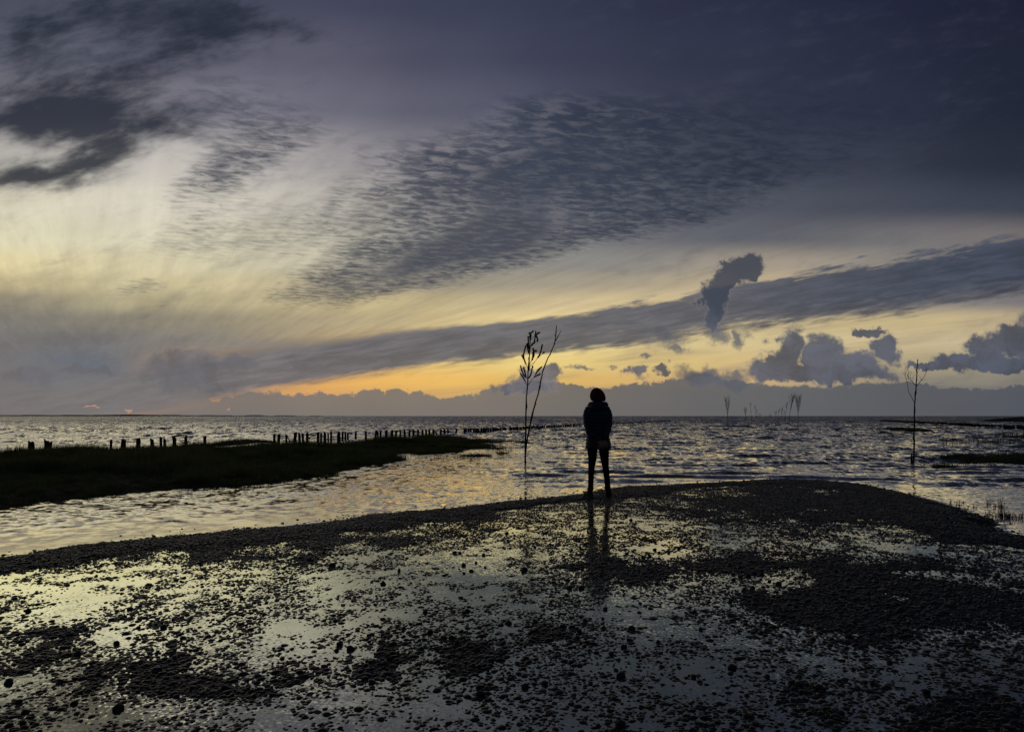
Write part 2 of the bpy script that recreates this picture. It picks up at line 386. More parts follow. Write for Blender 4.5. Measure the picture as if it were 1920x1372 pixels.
def water_mat(name, ior, slopes, base, rough):
    m, h, b = newmat(name, base, rough, 0.5, ior=ior)
    gp = h.n('ShaderNodeNewGeometry').outputs['Position']
    # small facets of the water: slopes taken straight from noise, at three sizes
    nrm = h.n('ShaderNodeNewGeometry').outputs['Normal']
    acc_ = nrm
    rough_a = h.n('ShaderNodeAttribute'); rough_a.attribute_name = 'chop'; rough_a = rough_a.outputs['Fac']
    yv_ = h.sep(gp)[1]
    for sx_, sy_, k_, d0, d1 in slopes:
        c_ = h.vm('SUBTRACT', h.noise(h.vm('MULTIPLY', gp, (sx_, sy_, 1)), 1.0, 2, 0.55, 0.25, col=True), (0.5, 0.5, 0.5))
        patchy = h.mul(h.sm(h.noise(gp, 0.22, 3, 0.6), 0.3, 0.7, 0.45, 1.4), rough_a)
        if d1: patchy = h.mul(patchy, h.sm(yv_, d0, d1, 0.0, 1.0))
        kk = h.xyz(h.mul(patchy, k_ * 0.7), h.mul(patchy, k_ * 1.2), 0.0)
        acc_ = h.vm('ADD', acc_, h.vm('MULTIPLY', c_, kk))
    # wind-driven waves lean their steep faces to the shore; offshore that is all one sees of them
    far_ = h.sm(h.sep(gp)[1], 14.0, 200.0, 0.0, 0.27)
    acc_ = h.vm('SUBTRACT', acc_, h.xyz(0.0, h.m('SQRT', h.mul(far_, 0.27)), 0.0))
    reflective(h, b, 1.25, 2.8, rough, h.vm('NORMALIZE', acc_), (1.0, 0.99, 0.93, 1))
    return m
M['sea'] = water_mat('sea_water', 1.75, ((0.7, 1.2, 0.20, 0, 0), (4.0, 3.0, 0.62, 0, 0), (9.0, 12.0, 0.55, 0, 0), (6.0, 1.5, 0.50, 8, 20), (1.6, 0.22, 0.55, 25, 80), (0.5, 0.035, 0.40, 90, 300)), (0.010, 0.016, 0.020), 0.04)
# still film of muddy water: hardly a ripple
M['puddle'], h, b = newmat('puddle_water', (0.042, 0.048, 0.034), 0.03, 0.5, ior=3.2)
gp = h.n('ShaderNodeNewGeometry').outputs['Position']
sil = h.noise(h.vm('MULTIPLY', gp, (1.0, 1.6, 1)), 3.0, 6, 0.62, 0.8)
prough = h.sm(sil, 0.45, 0.70, 0.02, 0.16)
# the film is only calm in the hollows; elsewhere fine silt and wind break it up
calmz = h.sm(h.noise(gp, 1.1, 4, 0.6), 0.36, 0.60, 0.25, 1.0)
nn = h.n('ShaderNodeNewGeometry').outputs['Normal']
for fq_, kf_ in ((14.0, 0.06), (55.0, 0.19)):
    cc_ = h.vm('SUBTRACT', h.noise(gp, fq_, 2, 0.5, col=True), (0.5, 0.5, 0.5))
    kx_ = h.mul(calmz, kf_)
    nn = h.vm('ADD', nn, h.vm('MULTIPLY', cc_, h.xyz(kx_, kx_, 0.0)))
reflective(h, b, 1.46, 2.0, prough, h.vm('NORMALIZE', nn), (0.95, 0.98, 0.80, 1))

M['mud'] = noisy('wet_mud', (0.008, 0.009, 0.007), (0.016, 0.015, 0.012), 6.0, rough=0.5, bump=0.8, bscale=60, spec=0.4, dist=0.01)
# wet pebbles, each a little different
M['pebble'], h, b = newmat('wet_pebble', (0.03, 0.03, 0.03), 0.6, 0.25, coat=0.5, coat_rough=0.07)
oi = h.n('ShaderNodeObjectInfo').outputs['Random']
h.put(b.inputs['Base Color'], h.ramp(oi, [(0, (0.005,0.006,0.006,1)), (0.5, (0.010,0.011,0.010,1)), (0.86, (0.020,0.020,0.016,1)), (0.97, (0.05,0.048,0.036,1)), (1.0, (0.09,0.088,0.065,1))], 'LINEAR'))
tc2 = h.n('ShaderNodeTexCoord').outputs['Object']
bp = h.n('ShaderNodeBump'); bp.inputs['Strength'].default_value = 0.5; bp.inputs['Distance'].default_value = 0.002
h.put(bp.inputs['Height'], h.noise(tc2, 3.0, 4, 0.6)); h.put(b.inputs['Normal'], bp.outputs[0])
M['stone'] = noisy('dark_stone', (0.012, 0.012, 0.013), (0.030, 0.029, 0.027), 14.0, rough=0.62, bump=0.6, bscale=60, spec=0.35, dist=0.004)
M['wood'] = noisy('weathered_wood', (0.018, 0.015, 0.012), (0.038, 0.031, 0.024), 5.0, rough=0.8, bump=0.8, bscale=25, spec=0.2, stretch=(6, 6, 1), dist=0.02)
M['bark'] = noisy('wet_bark', (0.014, 0.011, 0.009), (0.032, 0.025, 0.019), 14.0, rough=0.8, bump=0.6, bscale=50, spec=0.2, stretch=(3, 3, 1), dist=0.005)
M['needle'] = noisy('dry_needles', (0.010, 0.012, 0.007), (0.022, 0.020, 0.012), 9.0, rough=0.8, bump=0, spec=0.15)
M['turf'] = noisy('marsh_soil', (0.030, 0.035, 0.016), (0.055, 0.055, 0.030), 3.0, rough=0.9, bump=0.8, bscale=30, spec=0.1, dist=0.03)
M['grass'], h, b = newmat('marsh_grass', (0.03, 0.04, 0.015), 0.75, 0.15)
oi = h.n('ShaderNodeObjectInfo').outputs['Random']
gp = h.n('ShaderNodeNewGeometry').outputs['Position']
gv = h.add(h.mul(oi, 0.4), h.mul(h.noise(gp, 0.9, 4, 0.6), 0.8))
gcol = h.ramp(gv, [(0.25, (0.075,0.095,0.032,1)), (0.55, (0.12,0.145,0.05,1)), (0.85, (0.22,0.21,0.11,1))], 'LINEAR')
h.put(b.inputs['Base Color'], gcol)
tr_ = h.n('ShaderNodeBsdfTranslucent'); h.put(tr_.inputs['Color'], gcol)
mx2 = h.n('ShaderNodeMixShader'); mx2.inputs[0].default_value = 0.45
h.nt.links.new(b.outputs[0], mx2.inputs[1]); h.nt.links.new(tr_.outputs[0], mx2.inputs[2]); h.nt.links.new(mx2.outputs[0], h.nt.nodes['Material Output'].inputs[0])
M['land'] = noisy('far_land', (0.010, 0.012, 0.013), (0.020, 0.022, 0.020), 0.01, rough=1.0, bump=0, spec=0.0)

# ================================================================== the gravel ramp
ramp_px = [(-500,1120),(-200,1075),(0,1045),(175,1022),(300,1010),(470,992),(635,976),(750,962),(850,952),(950,942),(1040,931),(1100,924),(1170,915),(1250,909),(1350,904),(1440,900),(1520,901),(1600,907),(1680,921),(1740,935),(1800,952),(1835,965),(1856,976),(1868,990),(1896,1001),(1960,1013),(2100,1024),(2400,1085)]
ramp_poly = [P(*p) for p in ramp_px] + [(6.6, -8, 0), (-12, -8, 0), (-12, 0.5, 0)]
FILM = 0.024
wet_px = [  # where the gravel lies low (+) or high (-): px, py, rx, ry, amount
 (250,1112,420,24,.24),(520,1085,330,30,.20),(80,1140,160,26,.24),(215,1194,52,20,.50),(560,1195,120,45,.38),(715,1150,90,26,.34),(640,1225,80,26,.26),
 (850,1072,95,36,.46),(945,1035,75,20,.40),(985,998,50,9,.40),(330,1345,200,34,.26),(560,1345,170,40,.26),(1240,965,130,18,.30),(1340,992,110,20,.24),(1230,985,60,10,.2),
 (1650,995,70,14,.42),(1690,1030,80,16,.36),(1240,1036,52,15,.45),(1440,1090,70,14,.5),(1010,1225,80,22,.26),(1270,1172,60,14,.34),(960,1143,50,12,.26),
 (1520,1232,28,9,.45),(1712,1236,34,12,.45),(1130,1262,150,36,.22),(900,1340,180,36,.18),(1150,1140,90,18,.22),(1590,1190,30,8,.35),(1700,1120,40,6,.3),(1820,1085,50,6,.25),(1060,960,60,12,.22),(1700,1300,50,10,.3),(1580,1265,40,8,.3),
 (1330,1200,90,20,.22),(700,1300,150,40,.12),
 (140,1200,200,40,-.13),(90,1250,240,46,-.15),(380,1215,140,28,-.15),(320,1280,170,38,-.14),(880,1230,90,30,-.14),(1110,1062,170,26,-.28),(1350,1055,160,18,-.26),
 (1520,1150,280,54,-.20),(1720,1330,260,60,-.22),(1320,1340,170,40,-.18),(1790,1120,220,54,-.18),(1130,1012,190,12,-.26),(700,1010,240,14,-.24),(1600,1060,110,20,-.18),(1500,945,160,20,-.30),(1700,960,120,24,-.30),
 (1820,1290,120,60,-.25),(1480,1290,110,40,-.15),(1440,960,120,16,-.2),(300,1045,360,16,-.2)]
def wetness(x, y):
    w = 0.415 - 0.14 * sstep(0.2, 2.3, x) - 0.05 * sstep(4.0, 3.0, y) * sstep(-1, 1, x) + (fbm(x * 0.9 + 3, y * 0.9 + 7, 10, 4, 0.55) - 0.5) * 0.82 + (fbm(x * 4.5, y * 3.5, 20, 3, 0.6) - 0.5) * 0.66
    for px, py, rx, ry, a in wet_px:
        cx, cy, _ = P(px, py, FILM)
        ex = rx / F * cy; ey = max(ry * cy * cy / (CAMZ * F), 0.05)
        # each hollow is an ellipse lying on the ground around its own point
        d2 = ((x - cx - (y - cy) * cx / cy * 0.6) / ex) ** 2 + ((y - cy) / ey) ** 2
        w = w + a * (1.25 if a > 0.33 else 1.0) * np.exp(-d2 * 0.9)
    return w
def ramp_height(x, y, sd, w):
    edge_n = (fbm(x * 1.3, y * 1.3, 30, 3) - 0.5)
    bankw = 0.85 + edge_n * 0.7
    hb = 0.040 + 0.010 * (fbm(x * 3, y * 3, 34, 3) - 0.5)
    inner = FILM - 0.006 + np.clip(0.36 - w, -0.30, 0.26) * 0.030
    t = sstep(bankw * 0.75, bankw * 1.35, sd)
    up = hb * sstep(0.0, 0.30, sd)
    z = up * (1 - t) + inner * t
    return np.where(sd < 0, np.maximum(sd * 0.22, -0.4), z)
NX, NY = 520, 470
gx = np.linspace(-9.5, 8.5, NX); gy = np.linspace(1.0, 15.0, NY)
X, Y = np.meshgrid(gx, gy)
sdr = sdist(ramp_poly, X, Y) + (fbm(X * 1.7, Y * 1.7, 40, 4) - 0.5) * 0.46 + (fbm(X * 6, Y * 6, 44, 3) - 0.5) * 0.26
WET = wetness(X, Y)
Z = ramp_height(X, Y, sdr, WET) + (fbm(X * 14, Y * 14, 50, 3) - 0.5) * 0.004
ramp_o = mesh_obj('gravel_ramp', np.stack([X, Y, Z], -1).reshape(-1, 3), grid_faces(NY, NX), M['mud'])
tag(ramp_o, kind='structure')
# behind the camera the ramp simply goes on
back = mesh_obj('gravel_ramp', [(-12, -14, FILM + 0.006), (8.5, -14, FILM + 0.006), (8.5, 1.0, FILM + 0.006), (-12, 1.0, FILM + 0.006)], [(0, 1, 2, 3)], M['mud'])
tag(back, kind='structure')
inset = []
pa = np.array([p[:2] for p in ramp_poly])
cen = np.array([0.5, 5.5])
for p in pa:
    v = cen - p; inset.append(tuple(p + v / np.linalg.norm(v) * 0.62) + (FILM,))
film = mesh_obj('puddle_water', inset, [tuple(range(len(inset)))], M['puddle'], smooth=False)
tag(film, kind='structure')

def bilin(A, x, y):
    u = (x - gx[0]) / (gx[1] - gx[0]); v = (y - gy[0]) / (gy[1] - gy[0])
    i = np.clip(u.astype(int), 0, NX - 2); j = np.clip(v.astype(int), 0, NY - 2); fu = u - i; fv = v - j
    return (A[j, i] * (1 - fu) + A[j, i + 1] * fu) * (1 - fv) + (A[j + 1, i] * (1 - fu) + A[j + 1, i + 1] * fu) * fv

# ------------------------------------------------------------------ instancing of uncountable stuff
def ico(sub):
    bm = bmesh.new(); bmesh.ops.create_icosphere(bm, subdivisions=sub, radius=1.0)
    v = np.array([p.co[:] for p in bm.verts]); f = [tuple(q.index for q in fc.verts) for fc in bm.faces]; bm.free()
    return v, f
def rock_mesh(name, sub, seed, rough, squash, mat, facet=0.0):
    v, f = ico(sub); r = np.random.RandomState(seed)
    for k in range(5 if rough else 0):
        d = r.randn(3); d /= np.linalg.norm(d); off = 0.55 + 0.4 * r.rand()
        s = v @ d; v = v - np.outer(np.maximum(s - off, 0) * (0.55 + facet), d)
    w = r.randn(3, 3) * 2.0; v = v * (1 + rough * 0.25 * (np.sin(v @ w[0]) + np.sin(v @ w[1] * 1.7))[:, None])
    v = v * np.array([1.0, 0.72 + 0.25 * r.rand(), squash])
    o = mesh_obj(name, v, f, mat, link=False); return o
def scatter(name, pts, rot, scl, idx, protos):
    me = bpy.data.meshes.new(name); n = len(pts); me.vertices.add(n); me.vertices.foreach_set('co', pts.astype(np.float32).ravel())
    for nm, arr, ty, key in (('rot', rot, 'FLOAT_VECTOR', 'vector'), ('scl', scl, 'FLOAT_VECTOR', 'vector'), ('pick', idx, 'INT', 'value')):
        a = me.attributes.new(nm, ty, 'POINT'); a.data.foreach_set(key, (arr.astype(np.float32) if ty != 'INT' else arr.astype(np.int32)).ravel())
    o = bpy.data.objects.new(name, me); COL.objects.link(o)
    pc = bpy.data.collections.new(name + '_pieces')
    for p in protos: pc.objects.link(p)
    ng = bpy.data.node_groups.new(name, 'GeometryNodeTree')
    ng.interface.new_socket('Geometry', in_out='INPUT', socket_type='NodeSocketGeometry')
    ng.interface.new_socket('Geometry', in_out='OUTPUT', socket_type='NodeSocketGeometry')
    N = ng.nodes; L = ng.links
    gi = N.new('NodeGroupInput'); go = N.new('NodeGroupOutput'); ip = N.new('GeometryNodeInstanceOnPoints'); ci = N.new('GeometryNodeCollectionInfo')
    ci.inputs['Collection'].default_value = pc; ci.inputs['Separate Children'].default_value = True; ci.inputs['Reset Children'].default_value = True
    ip.inputs['Pick Instance'].default_value = True
    L.new(gi.outputs[0], ip.inputs['Points']); L.new(ci.outputs[0], ip.inputs['Instance'])
    for nm, ty, sk in (('rot', 'FLOAT_VECTOR', 'Rotation'), ('scl', 'FLOAT_VECTOR', 'Scale'), ('pick', 'INT', 'Instance Index')):
        na = N.new('GeometryNodeInputNamedAttribute'); na.data_type = ty; na.inputs['Name'].default_value = nm
        if sk == 'Rotation':
            er = N.new('FunctionNodeEulerToRotation'); L.new(na.outputs[0], er.inputs[0]); L.new(er.outputs[0], ip.inputs[sk])
        else: L.new(na.outputs[0], ip.inputs[sk])
    L.new(ip.outputs[0], go.inputs[0])
    md = o.modifiers.new('scatter', 'NODES'); md.node_group = ng
    return o

# pebbles packed over the ramp
sp = 0.0195
xs = np.arange(-8.0, 7.6, sp); ys = np.arange(2.0, 14.4, sp)
PX, PY = np.meshgrid(xs, ys); PX = PX.ravel(); PY = PY.ravel()
PX = PX + RS.uniform(-.5, .5, PX.size) * sp; PY = PY + RS.uniform(-.5, .5, PY.size) * sp
vis = (np.abs(PX) < PY * 0.80 + 0.6) & (PY < 14.3)
PX, PY = PX[vis], PY[vis]
s_in = bilin(sdr, PX, PY); base_z = bilin(Z, PX, PY); wv = bilin(WET, PX, PY)
rad = sp * 0.50 * np.exp(RS.randn(PX.size) * 0.46)
rad = np.clip(rad, 0.003, 0.021)
hz_ = rad * RS.uniform(0.30, 0.62, PX.size)
fine = fbm(PX * 8, PY * 8, 60, 3)
inner = s_in > 0.75
dens = 1.00 - 1.0 * sstep(0.30, 0.92, wv + (fine - 0.5) * 1.35)
grit = (RS.rand(PX.size) < 0.10 * sstep(0.35, 0.6, fbm(PX * 3, PY * 3, 66, 3))) & (dens < 0.3)
rad = np.where(grit, rad * 0.55, rad); hz_ = np.where(grit, hz_ * 0.7, hz_); dens = np.where(grit, 1.0, dens)
floor_z = np.where(inner, np.maximum(base_z, FILM - hz_ * 0.5), base_z)
floor_z = np.where(s_in < 0, np.maximum(floor_z, -0.002), floor_z)
cz = floor_z + hz_ * RS.uniform(-0.25, 0.40, PX.size)
keep = (s_in > -0.6) & np.where(inner, RS.rand(PX.size) < np.maximum(dens, 0.006), RS.rand(PX.size) < np.maximum(sstep(-0.14, 0.05, s_in) * 0.97, 0.11 * sstep(-0.6, 0.0, s_in) * (fine > 0.5)))
PX, PY, cz, rad, hz_ = PX[keep], PY[keep], cz[keep], rad[keep], hz_[keep]
protos = [rock_mesh('pebble', 2, 200 + k, 0.5, 1.0, M['pebble']) for k in range(8)]
n = PX.size
peb = scatter('pebbles', np.stack([PX, PY, cz], -1), np.stack([RS.uniform(-.25, .25, n), RS.uniform(-.25, .25, n), RS.uniform(0, 6.28, n)], -1),
              np.stack([rad * 1.1, rad * 1.0, hz_], -1), RS.randint(0, 8, n), protos)
tag(peb, 'dark wet pebbles packed over the gravel ramp', None, None, 'stuff')

# ================================================================== the sea
ry_ = [-14.0, -8, -4, -1, 1.0, 2.0, 3.0]
yv = 3.6
while yv < 9000: ry_.append(yv); yv *= 1.0078
ry_ = np.array(ry_)
cc = np.concatenate([-np.geomspace(6, 0.86, 26)[:-1], np.linspace(-0.86, 0.86, 561), np.geomspace(0.86, 6, 26)[1:]])
CX, RY = np.meshgrid(cc, ry_)
SX = CX * (np.maximum(RY, 3.0) + 0.5); SY = RY + 0 * CX
near = SY < 90
sdn = np.full(SX.shape, -50.0)
# distance to the ramp only matters close by
sel = near & (np.abs(SX) < 40)
sdn[sel] = sdist(ramp_poly, SX[sel], SY[sel])
dshore = np.clip(-sdn, 0, 50)
calm_left = sstep(2.5, -3.5, SX - (SY - 16) * 0.12) * sstep(34, 22, SY)       # lee of the marsh
lee = 1 - 0.88 * calm_left
shoal = sstep(0.15, 2.2, dshore)
spacing = np.maximum(SY, 3.6) * 0.0078
Hs = np.zeros(SX.shape)
wr = np.random.RandomState(77)
def add_waves(nw, lam0, lam1, steep, mean, spread, env):
    global Hs
    for k in range(nw):
        lam = lam0 * (lam1 / lam0) ** ((k + wr.rand()) / nw); th = math.radians(mean + wr.randn() * spread)
        kx, ky = math.cos(th) * 2 * math.pi / lam, math.sin(th) * 2 * math.pi / lam
        ampl = steep * lam / (2 * math.pi) * (0.6 + 0.8 * wr.rand()) / math.sqrt(nw / 2)
        res = sstep(2.2, 4.0, lam / (spacing * (abs(math.sin(th)) + 0.4)))
        ph = wr.rand() * 6.28
        Hs += ampl * res * env * np.sin(kx * SX + ky * SY + ph)
offs = sstep(1.5, 9.0, dshore) * (1 - calm_left) * sstep(14, 26, SY + 0.3 * np.abs(SX))
patch = 0.55 + 0.9 * fbm(SX * 0.11, SY * 0.07, 70, 3)
add_waves(26, 0.30, 1.0, 0.135, -96, 30, lee * sstep(0.3, 6.0, dshore) * patch * (0.35 + 0.65 * offs))
add_waves(38, 0.6, 2.5, 0.20, -98, 30, offs * patch * (0.5 + 0.8 * sstep(22, 60, SY)))
add_waves(22, 2.2, 5, 0.055, -98, 24, offs * sstep(30, 60, SY) * patch)
add_waves(10, 3.5, 8, 0.03, -100, 22, offs)
swash = sstep(0.2, 0.9, dshore) * sstep(11, 5.0, dshore) * sstep(-1.5, 2.5, SX) * sstep(11.5, 13.2, SY)
add_waves(10, 0.5, 1.2, 0.19, -90, 9, swash * (0.2 + 1.5 * fbm(SX * 0.5, SY * 0.3, 75, 2)))
add_waves(26, 0.10, 0.40, 0.15, -85, 38, (0.45 + 0.55 * lee) * shoal * sstep(26, 12, SY) * (0.5 + fbm(SX * 0.6, SY * 0.4, 80, 3)))
Hs = Hs + 1.2 * np.clip(Hs, -0.1, 0.12) * np.abs(np.clip(Hs, -0.1, 0.12))
Hs = np.where(sdn > 0.05, -0.03, Hs)
sea = mesh_obj('sea', np.stack([SX, SY, Hs], -1).reshape(-1, 3), grid_faces(len(ry_), len(cc)), M['sea'])
chop = (0.22 + 0.78 * sstep(0.2, 3.2, dshore)) * (1 - 0.25 * calm_left)
at_ = sea.data.attributes.new('chop', 'FLOAT', 'POINT'); at_.data.foreach_set('value', chop.astype(np.float32).ravel())
tag(sea, kind='structure')

# ------------------------------------------------------------------ low land on the far side
fx = np.linspace(-4200, -1180, 160)
d = 4600.0
h1 = 1.5 + 5.0 * fbm(fx * 0.004, fx * 0, 90, 3) * sstep(-1500, -2700, fx) + 4 * np.maximum(fbm(fx * 0.02, fx * 0, 95, 2) - 0.55, 0) * 4
h1 *= sstep(-1180, -1500, fx) * 0.8 + 0.2
bump_ = np.exp(-((fx + 2650) / 120) ** 2) * 4.5; h1 = h1 + bump_
fv = []
for a_, hh in zip(fx, h1): fv += [(a_, d - 60, -1), (a_, d - 20, hh * 0.5), (a_, d, hh), (a_, d + 200, hh), (a_, d + 400, -1)]
tag(mesh_obj('far_shore', fv, grid_faces(len(fx), 5)[:, ::-1].copy(), M['land']), kind='structure')

# ================================================================== marsh, grass, islets
marshA_px = [(766,861,0),(740,868,0),(700,873,0),(660,881,0),(600,894,0),(520,906,0),(430,913,0),(350,917,0),(270,924,0),(180,931,0),(120,938,0),(60,948,0),(0,956,0),(-300,992,0)]
marsh_poly = [P(*p) for p in marshA_px] + [(-14, 4.5, 0), (-40, 4.0, 0), (-40, 19, 0), P(-700, 850, .1), P(-300, 846, .15), P(0, 847, .18), P(100, 846, .18), P(200, 842, .18), P(300, 839, .16), (P(400, 837, .15)), P(480, 836, .14), P(540, 837, .12), P(590, 840, .08), P(612, 843, .04), P(625, 842, .04), P(650, 838, .04), P(690, 832, .04), P(740, 828, .04), P(790, 824, .04), P(860, 823, .04), P(920, 826, .03), P(962, 829, .0), P(920, 834, 0), P(898, 840, 0), P(868, 848, 0), P(800, 851, 0), P(745, 850.5, 0), P(722, 853, 0)]
def marsh_cap(x, y): return 0.04 + 0.09 * sstep(-3.5, -8.0, x - (y - 18) * 0.15) 
def marsh_h(x, y, sd):
    cap = marsh_cap(x, y)
    steep = 0.25 + 0.5 * fbm(x * 0.8, y * 0.8, 110, 2)
    hgt = cap * sstep(0, steep + 0.25, sd) * (0.75 + 0.6 * (fbm(x * 0.9, y * 0.9, 120, 4) - 0.2))
    return np.where(sd < 0, np.maximum(sd * 0.25, -0.3), hgt)
mx_ = np.linspace(-27, 1.5, 300); my_ = np.linspace(5.5, 38, 340)
MX, MY = np.meshgrid(mx_, my_)
sdm = sdist(marsh_poly, MX, MY) + (fbm(MX * 1.1, MY * 1.1, 130, 4) - 0.5) * 0.5
MZ = marsh_h(MX, MY, sdm) + (fbm(MX * 4, MY * 4, 140, 3) - 0.5) * 0.05 * sstep(0, .3, sdm)
marsh = mesh_obj('marsh_bank', np.stack([MX, MY, MZ], -1).reshape(-1, 3), grid_faces(340, 300), M['turf'])
tag(marsh, kind='structure')
def mbil(A, x, y):
    u = (x - mx_[0]) / (mx_[1] - mx_[0]); v = (y - my_[0]) / (my_[1] - my_[0])
    i = np.clip(u.astype(int), 0, 298); j = np.clip(v.astype(int), 0, 338); fu = u - i; fv = v - j
    return (A[j, i] * (1 - fu) + A[j, i + 1] * fu) * (1 - fv) + (A[j + 1, i] * (1 - fu) + A[j + 1, i + 1] * fu) * fv

def blades(n, spread, h0, h1, seed, w=0.004, lean=0.35, cx=0, cy=0, base=None):
    """tapering bent grass blades: verts, faces"""
    r = np.random.RandomState(seed); V = []; Fc = []
    for k in range(n):
        if base is not None: bx, by, bz = base[k]
        else:
            q = spread * math.sqrt(r.rand()); t = r.uniform(0, 6.283); bx, by, bz = cx + q * math.cos(t), cy + q * math.sin(t), -0.02
        hh = r.uniform(h0, h1); t = r.uniform(0, 6.283); ln = hh * lean * r.uniform(0.1, 1.4)
        dx_, dy_ = math.cos(t) * ln, math.sin(t) * ln; wx, wy = -math.sin(t + 1) * w, math.cos(t + 1) * w
        i = len(V)
        V += [(bx - wx, by - wy, bz), (bx + wx, by + wy, bz), (bx - wx * .8 + dx_ * .3, by - wy * .8 + dy_ * .3, bz + hh * .55), (bx + wx * .8 + dx_ * .3, by + wy * .8 + dy_ * .3, bz + hh * .55), (bx + dx_, by + dy_, bz + hh)]
        Fc += [(i, i + 1, i + 3, i + 2), (i + 2, i + 3, i + 4)]
    return V, Fc
tufts = []
for k in range(5):
    v, f = blades(46, 0.13, 0.07, 0.20 + 0.02 * k, 300 + k, w=0.0035)
    tufts.append(mesh_obj('grass_tuft', v, f, M['grass'], smooth=False, link=False))
gX, gY = RS.uniform(-27, 1.2, 60000), RS.uniform(6, 37, 60000)
ok = (np.abs(gX) < gY * 0.92 + 1)
gX, gY = gX[ok], gY[ok]
gs_ = mbil(sdm, gX, gY); gz = mbil(MZ, gX, gY)
tall = fbm(gX * 0.7, gY * 0.7, 150, 3)
okk = (gs_ > 0.02) & (RS.rand(gX.size) < 0.75)
gX, gY, gz, tall, gs_ = gX[okk], gY[okk], gz[okk], tall[okk], gs_[okk]
capn = marsh_cap(gX, gY) / 0.13
n = gX.size
sc_ = (0.38 + 1.05 * sstep(0.38, 0.68, tall)) * (0.35 + 0.65 * capn) * RS.uniform(0.7, 1.25, n)
gr = scatter('grass', np.stack([gX, gY, gz], -1), np.stack([0 * gX, 0 * gX, RS.uniform(0, 6.28, n)], -1), np.stack([sc_ * 1.15 + .15, sc_ * 1.15 + .15, sc_], -1), RS.randint(0, 5, n), tufts)
tag(gr, 'dark rough grass covering the marsh bank', None, None, 'stuff')

def islet(px, py, rx, ry, hump, nb, h0, h1, label, cat='grass islet', group=None, seed=0, name='grass_islet'):
    """low mound of turf standing out of the water, with its blades"""
    cx, cy, _ = P(px, py); ex = rx / F * cy; ey = max(ry * cy * cy / (CAMZ * F), 0.15)
    r = np.random.RandomState(seed + 900); V = []; nr, ns = 6, 28
    for i in range(nr):
        q = i / (nr - 1)
        for j in range(ns):
            t = 2 * math.pi * j / ns; wob = 1 + 0.18 * math.sin(3 * t + seed) + 0.12 * math.sin(7 * t + 2 * seed)
            zz_ = (hump * (1 - q ** 2) * (0.8 + 0.4 * r.rand()) - (0.05 if i == nr - 1 else 0))
            V.append((ex * q * wob * math.cos(t), ey * q * wob * math.sin(t), zz_))
    Fc = [(i * ns + j, i * ns + (j + 1) % ns, (i + 1) * ns + (j + 1) % ns, (i + 1) * ns + j) for i in range(nr - 1) for j in range(ns)]
    e = empty(name, (cx, cy, 0)); tag(e, label, cat, group)
    if hump > 0: mesh_obj('mound', V, Fc, M['turf'], e)
    base = []
    for k in range(nb):
        q = math.sqrt(r.rand()) * 1.05; t = r.uniform(0, 6.283)
        base.append((ex * q * math.cos(t), ey * q * math.sin(t), hump * max(0, 1 - q * q) - 0.04))
    v, f = blades(nb, 0, h0, h1, seed + 77, w=0.004 + cy * 0.00012, lean=0.3, base=base)
    tag(mesh_obj('blades', v, f, M['grass'], e, smooth=False), kind='stuff')
    return e
islet(455,831,60,3.6,.16,900,.05,.16,'long low grass islet in the water behind the gap in the posts',seed=1)
islet(642,834,26,3.0,.06,260,.04,.12,'small flat grass islet just in front of the dense posts',seed=2)
islet(976,830,19,2.0,.08,260,.05,.18,'narrow grass islet behind the foot of the two sticks',seed=3)
islet(1003,832,16,1.5,.0,40,.08,.22,'sparse reeds in open water right of the two sticks',cat='reeds',seed=4,name='reeds')
islet(922,841,26,3.0,.02,260,.06,.24,'thick reeds growing off the tip of the grass spit',cat='reeds',seed=5,name='reeds')
islet(945,844,22,4.0,.0,60,.12,.36,'tall thin reeds between the grass spit and the sticks',cat='reeds',seed=15,name='reeds')
islet(893,854.5,30,1.5,.04,300,.04,.14,'thin strip of grass floating low below the spit tip',seed=6)
islet(942,850,13,1.5,.03,130,.05,.16,'tiny grass islet below the reeds',seed=7)
islet(880,832,60,4.0,.0,160,.14,.34,'scattered tall reeds on the far side of the grass spit',cat='reeds',seed=8,name='reeds')
islet(830,860,55,3.0,.0,60,.06,.14,'short reeds poking up along the shore of the spit',cat='reeds',seed=9,name='reeds')
islet(1960,861,150,7.0,.13,1500,.05,.20,'large dark grass islet at the right edge with tall blades',seed=10)
islet(1812,859,60,3.2,.10,520,.04,.14,'narrow grass tongue to the right of the bare sapling',seed=11)
islet(1774,876,22,2.6,.05,220,.04,.14,'small grass islet nearest the stake and the bare sapling',seed=12)
islet(1745,872,26,4.0,.0,36,.12,.28,'few thin reeds in the water right of the short stake',cat='reeds',seed=13,name='reeds')
islet(1826,875,28,4.0,.0,30,.14,.34,'few bent reeds below the narrow grass tongue',cat='reeds',seed=14,name='reeds')
islet(1820,832,40,2.5,.0,110,.2,.5,'loose bed of reeds in the middle distance, left one',cat='reeds',seed=16,name='reeds')
islet(1878,832,34,2.5,.0,130,.2,.55,'denser bed of reeds in the middle distance, nearest the right edge',cat='reeds',seed=17,name='reeds')
islet(1912,821,22,2.0,.12,200,.2,.5,'dark reed clump farther out at the right edge',cat='reeds',seed=18,name='reeds')
islet(1692,808,24,2.0,.28,300,.08,.25,'far low islet left of the bare sapling',seed=19)
islet(1918,790.5,26,0.9,.9,120,.2,.5,'dark low islet far beyond the right groyne',seed=20)
islet(1848,838,70,4.0,.0,60,.15,.35,'scattered single reeds between the reed beds and the grass tongue',cat='reeds',seed=21,name='reeds')

